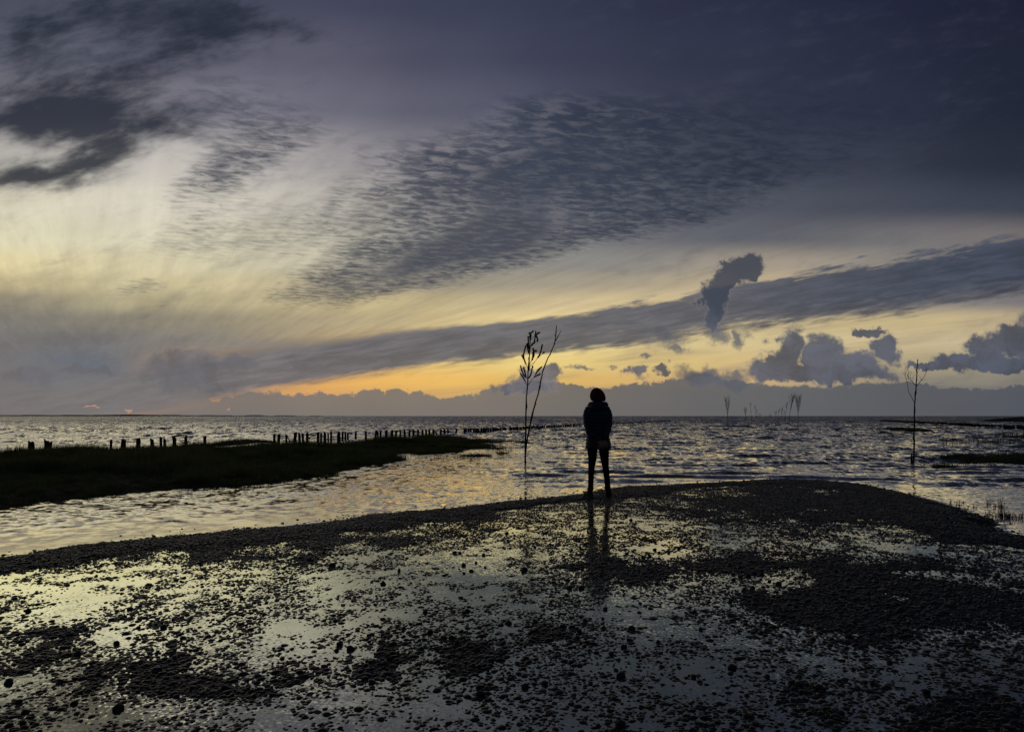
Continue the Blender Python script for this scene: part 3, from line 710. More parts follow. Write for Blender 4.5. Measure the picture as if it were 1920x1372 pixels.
def plant(px, py, z, nb, h0, h1, spread, label, seed, w=0.0025, lean=0.6):
    x, y, _ = P(px, py, z)
    e = empty('marsh_plant', (x, y, z)); tag(e, label, 'marsh plant')
    v, f = blades(nb, spread, h0, h1, seed, w=w, lean=lean); tag(mesh_obj('leaves', v, f, M['grass'], e, smooth=False), kind='stuff')
    v, f = blades(max(3, nb // 6), spread * .3, h1 * .7, h1, seed + 1, w=w * 1.6, lean=.2); tag(mesh_obj('stem', v, f, M['bark'], e, smooth=False), kind='stuff')
plant(1876,951,0,40,.05,.18,.09,'tallest bushy marsh plant standing in the water at the right',501)
plant(1853,946,0,26,.04,.10,.05,'small marsh plant left of the tallest one at the right shore',502)
plant(1797,946,.01,14,.04,.12,.03,'upright sprig on the right shore of the gravel',503)
plant(1782,943,.01,6,.05,.11,.02,'single bent stalk on the right shore, leftmost sprig',504)
plant(1806,943,0,10,.04,.07,.02,'tiny sprig in the shallow water by the right shore',505)
plant(1826,951,0,12,.03,.09,.03,'low sprig in the water beside the slanting twig',506)
plant(1885,966,.02,150,.03,.09,.22,'flat mat of grass on the right corner of the gravel',507)
plant(1740,929,.01,30,.01,.03,.12,'low weed floating just off the right shore',508)

# ================================================================== posts of the two groynes
def post_mesh(seed):
    r = np.random.RandomState(seed); ns, nr = 9, 7; V = []
    ph = r.rand(4) * 6.28
    for i in range(nr):
        q = i / (nr - 1)
        for j in range(ns):
            t = 2 * math.pi * j / ns
            rr = (1.06 - 0.16 * q) * (1 + 0.12 * math.sin(3 * t + ph[0] + q) + 0.07 * math.sin(5 * t + ph[1] - 2 * q)) + (0.12 * r.randn() if i >= nr - 2 else 0.04 * r.randn())
            zt = q + (0.07 * math.sin(t + ph[2]) + 0.05 * r.randn() if i == nr - 1 else 0)
            V.append((rr * math.cos(t) * .5 + 0.10 * math.sin(2.2 * q + ph[3]), rr * math.sin(t) * .5, zt))
    V.append((0.05, 0, 0.93))
    Fc = [(i * ns + j, i * ns + (j + 1) % ns, (i + 1) * ns + (j + 1) % ns, (i + 1) * ns + j) for i in range(nr - 1) for j in range(ns)]
    Fc += [((nr - 1) * ns + j, (nr - 1) * ns + (j + 1) % ns, len(V) - 1) for j in range(ns)]
    return mesh_obj('groyne_post', V, Fc, M['wood'], link=False, smooth=False).data
post_me = [post_mesh(400 + k) for k in range(8)]
pcount = [0]
def post(px, ytop, ybase, wpx, label, group, zb=0.0, lean=None):
    k = pcount[0]; pcount[0] += 1
    x, y, _ = P(px, ybase, zb); hh = (ybase - ytop) / F * y; w = wpx / F * y
    o = bpy.data.objects.new('groyne_post', post_me[(k * 5 + 3) % 8]); COL.objects.link(o)
    sink = 0.18
    o.location = (x, y, zb - sink); o.scale = (w * 1.0, w * 1.0, hh + sink)
    ln = lean if lean is not None else random.gauss(0, 0.035)
    o.rotation_euler = (random.gauss(0, .03), ln, 0)
    tag(o, label, 'post', group); return o
ORD = ['first','second','third','fourth','fifth','sixth','seventh','eighth','ninth','tenth','eleventh','twelfth','thirteenth','fourteenth','fifteenth','sixteenth','seventeenth','eighteenth','nineteenth','twentieth']
def ordn(i):
    if i < 20: return ORD[i]
    n_ = i + 1; tens = ['', '', 'twenty', 'thirty', 'forty', 'fifty', 'sixty', 'seventy', 'eighty', 'ninety'][(n_ // 10) % 10]
    s_ = tens + ('-' + ORD[n_ % 10 - 1] if n_ % 10 else ' ' + 'th').replace(' th', 'th')
    if n_ % 10 == 0: s_ = tens[:-1] + 'ieth'
    if n_ >= 100: s_ = 'hundred and ' + (ORD[n_ - 101] if n_ < 121 and n_ > 100 else s_) if n_ > 100 else 'hundredth'
    return s_
GA = 'wooden posts of the old groyne'
first = [(60,828,847,11.5,'short thick stump with a rounded top, leftmost in the grass'),(86,827,846,8.5,'thick stump of the left pair, the taller of the two'),(93,829,846,6.5,'lower stump pressed against its taller neighbour on the left'),
 (207,825,842,5,'thin square-topped post in the grass, alone after the gap'),(231,824,842,9,'wide flat-topped post in the grass'),(259,823,841,8,'wide flat-topped post behind the tallest grass'),(285,822,840,7,'post with a splinter leaning off its right foot'),
 (302,821,840,5.3,'taller post of the close pair in the grass'),(308.5,823,840,5,'shorter post of the close pair in the grass'),(328,820,839,7,'sturdy post right of the close pair in the grass'),(348,818,839,5.5,'slim post with a knob on its right side'),(383,818,838,6,'slim round-topped post beside the long low islet')]
for a_ in first: post(*a_[:4], a_[4], GA, zb=0.10)
second = [(515,813.5,834,5),(521.5,815,834,5.6),(536.5,814,833.5,4.2),(551.5,812,833,6.2),(562.5,812,833,4.6),(569,813,833,4.6),(576,812,831,5.2),(596,811,830,5.2),(602,812,830,4),(609.5,811,829.5,5.2),(615,811,829,3.6),(621,810,829,4.2),
 (633,810,828,3.6),(637,810,828,3.6),(642,810,827,4),(647.5,810.5,827,3.6),(652.5,811,827,3.6),(667,810,825,4.2),(685.5,809,824.5,4.4)]
for i, a_ in enumerate(second): post(*a_, '%s post from the left in the open run behind the grass bank' % ordn(i), GA)
third = [(703.5,807.5,823,4),(709,809,822.5,3.2),(713.5,808,823,4),(724,807.5,822,5.6),(734,807.5,822,5.6),(742,807,821.5,4.6),(751,806,820,3.6),(759,806,819,4.2),(767,807,818.5,4.2),(775,806,818,4.2),(783,806,817.5,4.2),(792,806,817.5,4.6),(799,806,817,4.2),(806,805,816.5,4.2),(813,806,816.5,4.2),(818,811,815.5,4.2),(826,805,815.5,4.2),(834,804.5,815,4.2),(840,804,814.5,3.6),(853,804.5,813.5,4.2)]
for i, a_ in enumerate(third): post(*a_, '%s post from the left in the middle run above the grass spit' % ordn(i), GA, lean=(0.28 if i == 19 else None))
px_ = 870.0; i = 0
while px_ < 950:
    q = (px_ - 870) / 85.0; yb = 812.8 - 4.6 * q
    if not (px_ > 925 and px_ < 929): post(px_, yb - 9 + 2.5 * q + random.uniform(-.5, .5), yb, random.uniform(3.4, 4.8), '%s post from the left in the run before the two sticks' % ordn(i), GA); i += 1
    px_ += random.uniform(4.0, 4.9)
px_ = 957.0; i = 0
while px_ < 1258:
    q = (px_ - 957) / 300.0; yb = 807.5 - 10.3 * min(q / 0.5, 1) - 7.0 * max(0, (q - 0.5) / 0.5)
    hh = 6.6 - 3.3 * min(q / 0.5, 1) - 1.2 * max(0, (q - 0.5) / 0.5)
    post(px_, yb - hh * random.uniform(.85, 1.15), yb, max(2.2, 3.4 - 2.0 * q) * random.uniform(.9, 1.2), '%s post from the left in the far dense run that passes behind the person' % ordn(i), GA); i += 1
    px_ += random.uniform(2.7, 3.5) + (0.5 if q > .5 else 0)
GB = 'posts of the groyne far out on the right'
px_ = 1652.0; i = 0
while px_ < 1990:
    q = (px_ - 1652) / 268.0; yb = 789.8 + 16.2 * q ** 1.15; hh = 2.2 + 5.4 * q
    gap = any(abs(px_ - c) < 1.3 for c in (1869, 1880, 1903.5))
    if not gap: post(px_, yb - hh * random.uniform(.85, 1.1), yb, (2.9 + 1.2 * q) * random.uniform(.9, 1.2), '%s post from the left in the far groyne on the right' % ordn(i), GB); i += 1
    px_ += 2.6 + 0.9 * q
# tube helper
def tube_geo(pts, rads, ns=7, V=None, Fc=None):
    V = [] if V is None else V; Fc = [] if Fc is None else Fc
    pts = [Vector(p) for p in pts]; base = len(V); n_ = len(pts)
    up = Vector((0.13, 0.97, 0.2))
    for i, p in enumerate(pts):
        t = (pts[min(i + 1, n_ - 1)] - pts[max(i - 1, 0)]).normalized()
        a_ = t.cross(up)
        if a_.length < 1e-3: a_ = t.cross(Vector((1, 0, 0)))
        a_.normalize(); b_ = t.cross(a_)
        for j in range(ns):
            th = 2 * math.pi * j / ns; V.append(tuple(p + (a_ * math.cos(th) + b_ * math.sin(th)) * rads[i]))
    for i in range(n_ - 1):
        for j in range(ns): Fc.append((base + i * ns + j, base + i * ns + (j + 1) % ns, base + (i + 1) * ns + (j + 1) % ns, base + (i + 1) * ns + j))
    V.append(tuple(pts[0])); V.append(tuple(pts[-1])); c0, c1 = len(V) - 2, len(V) - 1
    for j in range(ns):
        Fc.append((c0, base + (j + 1) % ns, base + j)); Fc.append((c1, base + (n_ - 1) * ns + j, base + (n_ - 1) * ns + (j + 1) % ns))
    return V, Fc
def subdiv(pts, k=4, wob=0.0, seed=0):
    r = np.random.RandomState(seed); out = []
    P_ = [np.array(p, float) for p in pts]
    for i in range(len(P_) - 1):
        p0 = P_[max(i - 1, 0)]; p1 = P_[i]; p2 = P_[i + 1]; p3 = P_[min(i + 2, len(P_) - 1)]
        for j in range(k):
            t = j / k
            q = 0.5 * ((2 * p1) + (-p0 + p2) * t + (2 * p0 - 5 * p1 + 4 * p2 - p3) * t * t + (-p0 + 3 * p1 - 3 * p2 + p3) * t ** 3)
            out.append(q + (r.randn(3) * wob if (i or j) else 0))
    out.append(P_[-1]); return out
def limb(name, pts, r0, r1, parent, mat, wob=0.004, seed=0, ns=7, knots=0):
    pp = subdiv(pts, 4, wob, seed); n_ = len(pp); r = np.random.RandomState(seed)
    rr = [(r0 + (r1 - r0) * i / (n_ - 1)) * (1 + 0.10 * r.randn()) for i in range(n_)]
    for _ in range(knots): rr[r.randint(1, n_ - 1)] *= 1.22
    V, Fc = tube_geo(pp, rr, ns)
    o = mesh_obj(name, V, Fc, mat, parent); return o
def driftwood(pts, d, r, label, zoff=0):
    w = [at(px, py, d + i * 0.05) for i, (px, py) in enumerate(pts)]
    base = Vector(w[0]); e = empty('driftwood_branch', base); tag(e, label, 'branch', 'branches caught between the posts')
    limb('branch', [Vector(p) - base for p in w], r, r * .6, e, M['bark'], wob=.006, seed=int(pts[0][0]))
driftwood([(577,823),(583,819),(592,815.5)], 32.6, .035, 'thick branch slanting between two posts in the open run')
driftwood([(538,815),(541,824),(546,833)], 31.5, .022, 'thin branch leaning on the third post of the open run')
driftwood([(527,824),(531,821),(536,819)], 31.5, .02, 'short thin branch left of the third post in the open run')
driftwood([(575,830),(579,826),(582,821)], 32.4, .02, 'short stub of branch at the foot of the seventh post')
driftwood([(655,813),(660,812.5),(666,812)], 35, .015, 'thin twig lying level between the last posts of the open run')
driftwood([(815,812),(821,806),(829,800.5)], 46.5, .03, 'thin branch sticking up above the middle run of posts')
driftwood([(286,833),(291,838),(294,841)], 22.5, .018, 'splintered stick leaning off a post in the grass')
driftwood([(318,838),(323,835),(327,832)], 23, .012, 'fine twig in the grass left of the sturdy post')
# twig by the right shore
x0, y0, _ = P(1818, 951, 0)
e = empty('twig', (x0, y0, 0)); tag(e, 'thin bare twig slanting up out of the shallows on the right', 'twig')
limb('stick', [(0, 0, -.02), (-.03, 0, .02), (-.055, .0, .05)], .004, .002, e, M['bark'], wob=.0005)

# ------------------------------------------------------------------ marker saplings
D1 = CAMZ * F / (866.5 - HOR)
def sapling(name, label, cat, d, stem, r0, r1, group=None):
    base = Vector(at(stem[0][0], stem[0][1], d)); base.z = 0
    e = empty(name, base); tag(e, label, cat, group)
    def W_(px, py, dd=0.0): return Vector(at(px, py, d + dd)) - base
    pts = [W_(*p) for p in stem]; pts[0].z = -0.3
    limb('stem', pts, r0, r1, e, M['bark'], wob=.004, seed=int(stem[-1][0]), ns=9, knots=6)
    return e, W_
e, W_ = sapling('pine_sapling', 'slender pine sapling with dry needle tufts, planted upright in the water', 'sapling', D1,
  [(984.6,866.6),(985.3,826),(986,787),(987,754),(989.2,721),(990.7,690.6),(992.5,666.5),(993.8,644.7),(993.4,629)], .024, .012)
def needle_tuft(parent, pts, seed, dens=46, ln=0.075, taper=1.0):
    r = np.random.RandomState(seed); pp = subdiv(pts, 6); V = []; Fc = []
    n_ = len(pp)
    for k in range(int(dens * 6.5)):
        i = r.randint(0, n_ - 1); t = r.rand(); p = np.array(pp[i]) * (1 - t) + np.array(pp[i + 1]) * t
        ax = np.array(pp[i + 1]) - np.array(pp[i]); ax /= np.linalg.norm(ax) + 1e-9
        q = r.randn(3); q -= ax * q.dot(ax); q /= np.linalg.norm(q) + 1e-9
        dirn = ax * r.uniform(0.75, 1.3) + q * r.uniform(0.25, 0.65); dirn /= np.linalg.norm(dirn)
        L_ = ln * r.uniform(.6, 1.15); side = np.cross(dirn, [0.2, 1, 0.1]); side = side / (np.linalg.norm(side) + 1e-9) * 0.0046
        i0 = len(V); V += [tuple(p - side), tuple(p + side), tuple(p + dirn * L_)]; Fc.append((i0, i0 + 1, i0 + 2))
    return tag(mesh_obj('needles', V, Fc, M['needle'], parent, smooth=False), kind='stuff')
br = [([(988.4,722),(981.8,709),(976.6,701.4)], .2, .35), ([(991.3,721),(1000.8,708),(1011,702)], -.2, .55), ([(1000.8,708),(1007.4,696),(1014,689)], -.2, .35), ([(989.9,710),(981.8,702.4),(976.6,688)], .1, .25),
 ([(990.2,710.5),(995,702.4),(998.4,688)], .3, .2), ([(990.3,690),(984.6,678.7),(981.8,666),(985.5,650)], -.15, .25), ([(984.6,678),(979.5,668)], .1, .2), ([(991,689),(999.8,681.5),(1007.4,672),(1013,661.6),(1016.4,648)], .1, .5), ([(1007.4,672),(1018.8,661.6)], .1, .7),
 ([(991.6,685),(997.9,674),(999.8,660.7),(1004.5,657.8)], -.3, .3), ([(993.6,657),(991.3,647.4),(990.3,633)], .1, .1), ([(993.4,653),(997.9,645.5),(1001.7,640.8),(1004.5,622.7)], .1, .2), ([(996,636),(1002.6,629.4),(1010,624)], -.2, .5),
 ([(992.6,632),(993,627.5),(998.4,621.8)], .2, .6), ([(1001.7,640.8),(1007.4,638.5),(1006.4,631.3)], .1, .3), ([(989.5,700),(992,690),(992,672)], .2, .3), ([(986,706),(984,697),(982,690)], .3, .0), ([(993.5,640),(995,630),(993.5,626)], .0, .0), ([(999,674),(1001,664),(1000,655)], .0, .2), ([(992,665),(990,655),(988.5,646)], .1, .2)]
for k, (pts, dd, bare) in enumerate(br):
    w = [W_(px, py, dd * i / max(1, len(pts) - 1)) for i, (px, py) in enumerate(pts)]
    b_ = limb('branch', w, .0095, .004, e, M['bark'], wob=.003, seed=50 + k, ns=5)
    nt0 = int(bare * 10) / 10.0
    pp = subdiv(w, 4); st_ = int(len(pp) * min(nt0, .75)); needle_tuft(b_, pp[st_:], 700 + k, dens=max(22, 14 * (len(pp) - st_)), ln=.062)
# the leaning bare stick
e, W_ = sapling('leaning_stick', 'long bare stick leaning right from the foot of the pine sapling, forked at its tip', 'stick', D1 + .05,
  [(985.4,866),(986,843.7),(992.5,804),(1000,769),(1008.9,738.7),(1014.4,712.5),(1022,684),(1034,657.8),(1040.6,639),(1043.4,610.8)], .027, .011)
limb('fork', [W_(1040.2,640), W_(1046.5,630,.05), W_(1052,619.5,.1)], .014, .006, e, M['bark'], ns=6)
for (a0, b0), (a1, b1) in (((1006,746),(1009.5,741)),((1013,716),(1009,717)),((1003,760),(1006,757)),((1029,668),(1033,664)),((1041.5,630),(1039,627)),((996,790),(993,786))):
    limb('twig_stub', [W_(a0, b0), W_(a1, b1)], .010, .005, e, M['bark'], wob=.001, ns=5)
# bare sapling on the right
e, W_ = sapling('bare_sapling', 'tall bare sapling with a few curving branches, planted in the water on the right', 'sapling', D1,
  [(1713.2,867.7),(1713.7,840),(1714.6,828),(1713.2,818),(1714.5,801),(1715,759),(1716.6,737),(1718.5,713),(1719,695),(1720.7,673.6)], .025, .011)
zs = 6.236
def zp(x, y): return (1680 + x / zs, 660 + y / zs)
rb = [([(217,595),(180,520),(145,460),(130,360),(107,275),(130,210),(150,150)], .3), ([(107,275),(88,252),(65,235)], .4), ([(130,360),(150,310),(190,300)], .2), ([(120,320),(140,280),(145,230),(140,190)], .2), ([(107,275),(108,210),(112,160)], .35),
  ([(235,390),(180,335),(140,285),(150,230),(190,245)], -.3), ([(180,335),(165,270),(180,240)], -.4), ([(150,300),(130,265)], -.2), ([(245,395),(300,325),(345,260),(355,200),(400,130)], .25), ([(300,330),(330,325),(360,308)], .2), ([(355,210),(385,190),(420,178)], .3), ([(295,330),(285,290),(255,275)], .1),
  ([(243,220),(228,200),(218,172)], .1), ([(245,240),(262,222),(272,200)], -.1), ([(192,335),(200,300),(215,262)], -.2), ([(352,215),(350,190),(345,165)], .2)]
for k, (pts, dd) in enumerate(rb):
    w = [W_(*zp(x, y), dd * i / (len(pts) - 1)) for i, (x, y) in enumerate(pts)]
    main = k in (0, 5, 8)
    limb('branch', w, .009 if main else .0045, .003 if main else .0022, e, M['bark'], wob=.004, seed=80 + k, ns=5)
x0, y0, _ = P(1709.2, 867, 0)
e = empty('stake', (x0, y0, 0)); tag(e, 'short pointed stake standing beside the foot of the bare sapling', 'stake')
limb('stake_shaft', [(0, 0, -.2), (0, 0, .02), (-.004, 0, .15), (-.003, 0, .20), (-.003, 0, .235)], .032, .012, e, M['wood'], wob=.002, seed=3)
x0, y0, _ = P(1537.6, 814, 0)
e = empty('stake', (x0, y0, 0)); tag(e, 'lone thin stake out in the waves between the far saplings and the bare sapling', 'stake')
limb('stake_shaft', [(0, 0, -.3), (0, 0, .1), (.01, 0, .42)], .034, .025, e, M['wood'], wob=.003, seed=4)

# ------------------------------------------------------------------ the rows of far saplings marking the channel
far = [ # base px,py, top px,py, crown width px, crown start fraction, twigs, label
 (1365,803,1361.2,745,11,.42,16,'leftmost far sapling, tall with an upright open crown'),
 (1397.6,791.5,1398,764,6,.45,14,'short bushy sapling, second from the left in the far rows'),
 (1409,788.3,1406.2,755,3.2,.72,6,'thin far sapling with a tiny tuft at its tip'),
 (1417.6,785.5,1414.5,760,3,.6,7,'thin far sapling with a small tuft, fourth from the left'),
 (1419.9,785,1419,767,3.2,.4,7,'small far sapling, fifth from the left'),
 (1425.4,783.2,1425.0,775,6,.2,9,'very distant bushy marker just above the horizon on the left row'),
 (1444,783.2,1444,776.5,5,.2,9,'very distant bushy marker nearest the middle of the two rows'),
 (1455,784,1455.5,770,7,.3,10,'crooked distant sapling with a flat side branch'),
 (1458.5,784.5,1462,766,5,.35,10,'distant sapling leaning right, first of the right row'),
 (1465.3,786,1467,763,4.6,.35,12,'distant sapling with a dense dark crown leaning right'),
 (1469.7,785.5,1470.2,769.5,2.5,.4,6,'faint thin sapling between two larger far ones'),
 (1472,791.5,1476.5,754.5,5,.6,9,'tall thin sapling bent to the right with a sparse tip'),
 (1479.6,793.5,1489,739.5,11,.42,26,'tall sapling bent to the right with a wide feathery crown'),
 (1496,797.7,1498.5,740.5,13,.38,28,'rightmost far sapling, tall and upright with a fan of twigs')]
for k, (bx, by, tx, ty, cw, cf, nt_, label) in enumerate(far):
    r = np.random.RandomState(820 + k); x0, y0, _ = P(bx, by); s_ = y0 / F
    e = empty('marker_sapling', (x0, y0, 0)); tag(e, label, 'sapling', 'far saplings marking the channel')
    H_ = (by - ty) * s_; L_ = (tx - bx) * s_; thick = 0.020 + y0 * 0.00013
    def sp_(q): return Vector((L_ * q ** 1.8, 0, H_ * q))
    limb('trunk', [sp_(0) - Vector((0, 0, .4)), sp_(.15), sp_(.35), sp_(.55), sp_(.75), sp_(.9), sp_(1)], thick, thick * .4, e, M['bark'], wob=.01, seed=k, ns=6)
    V = []; Fc = []
    for t_ in range(nt_):
        q = cf + (0.92 - cf) * (t_ + r.rand()) / nt_; p0 = sp_(q); side = r.choice([-1, 1]); az_ = r.uniform(-.9, .9)
        rem = (1.05 - q) * H_ * r.uniform(.45, .8) + .1; wd = cw * s_ * .5 * r.uniform(.5, 1.0)
        out = Vector((math.cos(az_) * side * wd, math.sin(az_) * wd, 0))
        if bx > 1455 and k < 13: out.x = abs(out.x) * .9 if r.rand() < .7 else out.x
        pts = [p0, p0 + out * .55 + Vector((0, 0, rem * .35)), p0 + out + Vector((0, 0, rem))]
        tube_geo(pts, [thick * .38, thick * .28, thick * .16], 4, V, Fc)
        for _ in range(3):
            a0 = pts[1].lerp(pts[2], r.rand()); o2 = Vector((r.randn() * wd * .3, r.randn() * wd * .3, rem * r.uniform(.2, .45)))
            tube_geo([a0, a0 + o2], [thick * .2, thick * .12], 3, V, Fc)
    tag(mesh_obj('crown', V, Fc, M['bark'], e, smooth=False), kind='stuff')

# ------------------------------------------------------------------ loose stones on the gravel
stone_me = [rock_mesh('stone', 2, 600 + k, 0.35, 0.85, M['stone'], facet=0.25).data for k in range(9)]
special = {(638,1209):'large round black stone in the pale puddle, left one of the touching pair',(657,1217):'large round black stone in the pale puddle, right one of the pair',(631,1220):'small stone just below the large round pair',
 (580,1051):'squarish black stone in the left middle of the gravel',(623,1062):'round black stone right of the squarish one',(719,1095):'flat dark stone alone in the middle of the gravel',(797,1148):'block-shaped stone at the right rim of the pale puddle',(730,1237):'square stone below the pale puddle on dark gravel',
 (716,1143):'tiny stone standing in the brightest puddle',(219,1207):'stone at the right corner of the lone pale puddle on the left',(1460,1096):'largest stone at the right end of the bright puddle on the right',(1412,1102):'round stone below the bright puddle on the right',(1443,1090):'small round stone inside the bright puddle on the right',
 (1737,1299):'large round stone near the lower right corner',(1163,1360):'big dark stone at the very bottom edge, right of the middle',(894,1219):'large rough stone right of the row of stones below the puddle'}
stones = [(580,1051,5.2),(623,1062,6),(719,1095,4.8),(748,1070,4),(852,1037,4.4),(862,1037,2.8),(869,1060,4),(892,1055,3),(884,1071,3.8),(870,1075,2.8),(797,1148,5),(716,1143,2.4),(770,1170,3.2),(757,1179,4.2),(807,1186,5.4),(831,1197,5.5),(847,1198,6.4),(858,1208,6.5),(638,1209,6.8),(657,1217,7.0),(631,1220,4.2),(730,1237,5.8),(894,1219,6.8),(876,1146,4.4),
 (53,1146,5),(219,1207,5.4),(145,1228,6),(184,1266,6),(112,1279,5.6),(17,1280,7.5),(34,1318,7),(221,1329,9),(139,1319,6),(44,1356,6),(307,1177,6),
 (954,1168,5.6),(1003,1166,4.8),(1135,1142,4.4),(1132,1178,4.8),(1086,1185,5),(1185,1180,6.4),(1314,1180,4.6),(1234,1204,4.8),(1170,1214,6),(1147,1228,6),(943,1200,4.4),(899,1252,4.8),(985,1289,6.5),(900,1304,8.5),(1165,1269,8),(1373,1252,7.5),(1300,1270,4.6),(1021,1282,6.5),(1163,1360,10),(1097,1165,5.4),
 (1737,1299,7.5),(1438,1269,4.8),(1592,1194,7),(1668,1242,5),(1637,1282,5.5),
 (1228,1031,3.4),(1236,1036,2.8),(1218,1043,3.4),(1206,1046,4),(1254,1037,3),(1273,1028,4),(985,1068,5.2),(980,1073,3.6),(907,1041,3.6),(910,1064,2.4),(1032,1021,3),(1003,1026,2.7),(950,1000,3.4),(1010,999,2.2),(1024,999,2.6),(1068,1103,4.6),(1090,1103,5.2),(1174,967,2.8),(1183,975,3.2),(1217,959,2.4),(1194,961,2),(1149,1025,3.2),(1285,1002,2.8),(1269,991,2),
 (1412,1102,3.6),(1460,1096,5.4),(1443,1090,3.6),(1429,1078,4.2),(1415,1076,3.8),(1403,1080,4.8),(1391,1084,3.2),(1375,1087,4),(1394,1106,4),(1387,1065,3.6),(1303,1148,4.2),(1060,922,1.8),(1083,917,1.8),(1275,955,2),(580,975,2),(692,966,1.8),(760,960,1.6),(860,950,1.8),(1130,1160,3),(1160,1090,3.2),(1050,1190,3.6),(500,1130,3),(420,1160,3.2),(300,1300,4),(560,1270,3.4),(700,1190,2.4)]
bands = [(0,985,'small dark stone near the far waterline, %s from the left'),(985,1050,'dark stone in the far part of the gravel, %s from the left'),(1050,1110,'dark stone across the middle of the gravel, %s from the left'),(1110,1182,'dark stone on the gravel level with the bright puddle, %s from the left'),(1182,1232,'dark stone in the nearer part of the gravel, %s from the left'),(1232,1400,'dark stone in the nearest strip of the gravel, %s from the left')]
cnt = {}
for k, (px, py, rp) in enumerate(sorted(stones)):
    zg = FILM; x, y, _ = P(px, py, zg); y2 = y
    r3 = rp / F * y
    zs_ = float(bilin(Z, np.array([x]), np.array([y]))[0])
    o = bpy.data.objects.new('stone', stone_me[k % 9]); COL.objects.link(o)
    zz0 = max(zs_, FILM if float(bilin(sdr, np.array([x]), np.array([y]))[0]) > .6 else -0.01)
    o.location = (x, y, zz0 + r3 * .32); o.scale = (r3 * 1.18, r3 * 1.18, r3 * 1.0); o.rotation_euler = (random.uniform(-.3, .3), random.uniform(-.3, .3), random.uniform(0, 6.28))
    if (px, py) in special: lab = special[(px, py)]
    else:
        for b0, b1, tx in bands:
            if b0 <= py < b1: cnt[tx] = cnt.get(tx, 0) + 1; lab = tx % ordn(cnt[tx] - 1)
    tag(o, lab, 'stone', 'loose stones lying on the gravel')

# ================================================================== the person at the water's edge, seen from behind
M['skin'], h, b = newmat('skin', (0.32, 0.19, 0.14), 0.55, 0.4)
M['jacket'] = noisy('navy_puffer', (0.014, 0.016, 0.036), (0.020, 0.023, 0.048), 20.0, rough=0.5, bump=0.35, bscale=45, spec=0.4, dist=0.006)
M['knit'] = noisy('maroon_knit', (0.085, 0.018, 0.028), (0.12, 0.026, 0.038), 60.0, rough=0.9, bump=1.0, bscale=140, spec=0.1, stretch=(1, 1, .25), dist=0.006)
M['trouser'] = noisy('black_trouser', (0.006, 0.006, 0.007), (0.010, 0.010, 0.012), 30.0, rough=0.85, bump=0.4, bscale=40, spec=0.2, dist=0.004)
M['boot'] = noisy('black_boot', (0.008, 0.008, 0.008), (0.014, 0.013, 0.012), 30.0, rough=0.6, bump=0.3, bscale=60, spec=0.3, dist=0.003)
M['sole'] = noisy('grey_sole', (0.10, 0.10, 0.095), (0.14, 0.135, 0.12), 30.0, rough=0.8, bump=0)
M['hair'] = noisy('dark_hair', (0.018, 0.012, 0.008), (0.03, 0.02, 0.012), 60.0, rough=0.6, bump=0.5, bscale=120, stretch=(1, 1, .1), dist=0.003)

def loft(rings, ns=28, V=None, Fc=None, cap=True):
    V = [] if V is None else V; Fc = [] if Fc is None else Fc; b0 = len(V)
    for (cx, cy, cz, rx, ry) in rings:
        for j in range(ns):
            t = 2 * math.pi * j / ns; V.append((cx + rx * math.cos(t), cy + ry * math.sin(t), cz))
    for i in range(len(rings) - 1):
        for j in range(ns): Fc.append((b0 + i * ns + j, b0 + i * ns + (j + 1) % ns, b0 + (i + 1) * ns + (j + 1) % ns, b0 + (i + 1) * ns + j))
    if cap:
        Fc.append(tuple(b0 + j for j in range(ns))[::-1]); Fc.append(tuple(b0 + (len(rings) - 1) * ns + j for j in range(ns)))
    return V, Fc
def interp(rings, k, puff=0.0, pitch=0.055, zoff=0.0):
    out = []
    R = [np.array(r, float) for r in rings]
    for i in range(len(R) - 1):
        p0 = R[max(i - 1, 0)]; p1 = R[i]; p2 = R[i + 1]; p3 = R[min(i + 2, len(R) - 1)]
        for j in range(k):
            t = j / k
            out.append(0.5 * ((2 * p1) + (-p0 + p2) * t + (2 * p0 - 5 * p1 + 4 * p2 - p3) * t * t + (-p0 + 3 * p1 - 3 * p2 + p3) * t ** 3))
    out.append(R[-1])
    res = []
    for r in out:
        r = r.copy()
        if puff: q = abs(math.sin(math.pi * (r[2] - zoff) / pitch)) ** 0.6; r[3] += puff * (q - .6); r[4] += puff * (q - .6)
        res.append(tuple(r))
    return res
def ell(c, rx, ry, rz, V, Fc, ns=18, nr=12):
    rings = []
    for i in range(nr + 1):
        a_ = -math.pi / 2 + math.pi * i / nr; q = max(math.cos(a_), 0.02)
        rings.append((c[0], c[1], c[2] + rz * math.sin(a_), rx * q, ry * q))
    return loft(rings, ns, V, Fc)
def realize(o, mods):
    """apply modifiers and keep one plain mesh"""
    for ty, kw in mods:
        md = o.modifiers.new(ty, ty)
        for k_, v_ in kw.items(): setattr(md, k_, v_)
    dg = bpy.context.evaluated_depsgraph_get(); me = bpy.data.meshes.new_from_object(o.evaluated_get(dg))
    o.modifiers.clear(); old = o.data; o.data = me
    me.polygons.foreach_set('use_smooth', np.ones(len(me.polygons), bool)); return o

ppx, ppy, _ = P(1120.3, 931.0, 0.038)
person = empty('person', (ppx, ppy, 0.036))
tag(person, 'person in navy quilted jacket and maroon hat, seen from behind, hands clasped behind back', 'person')
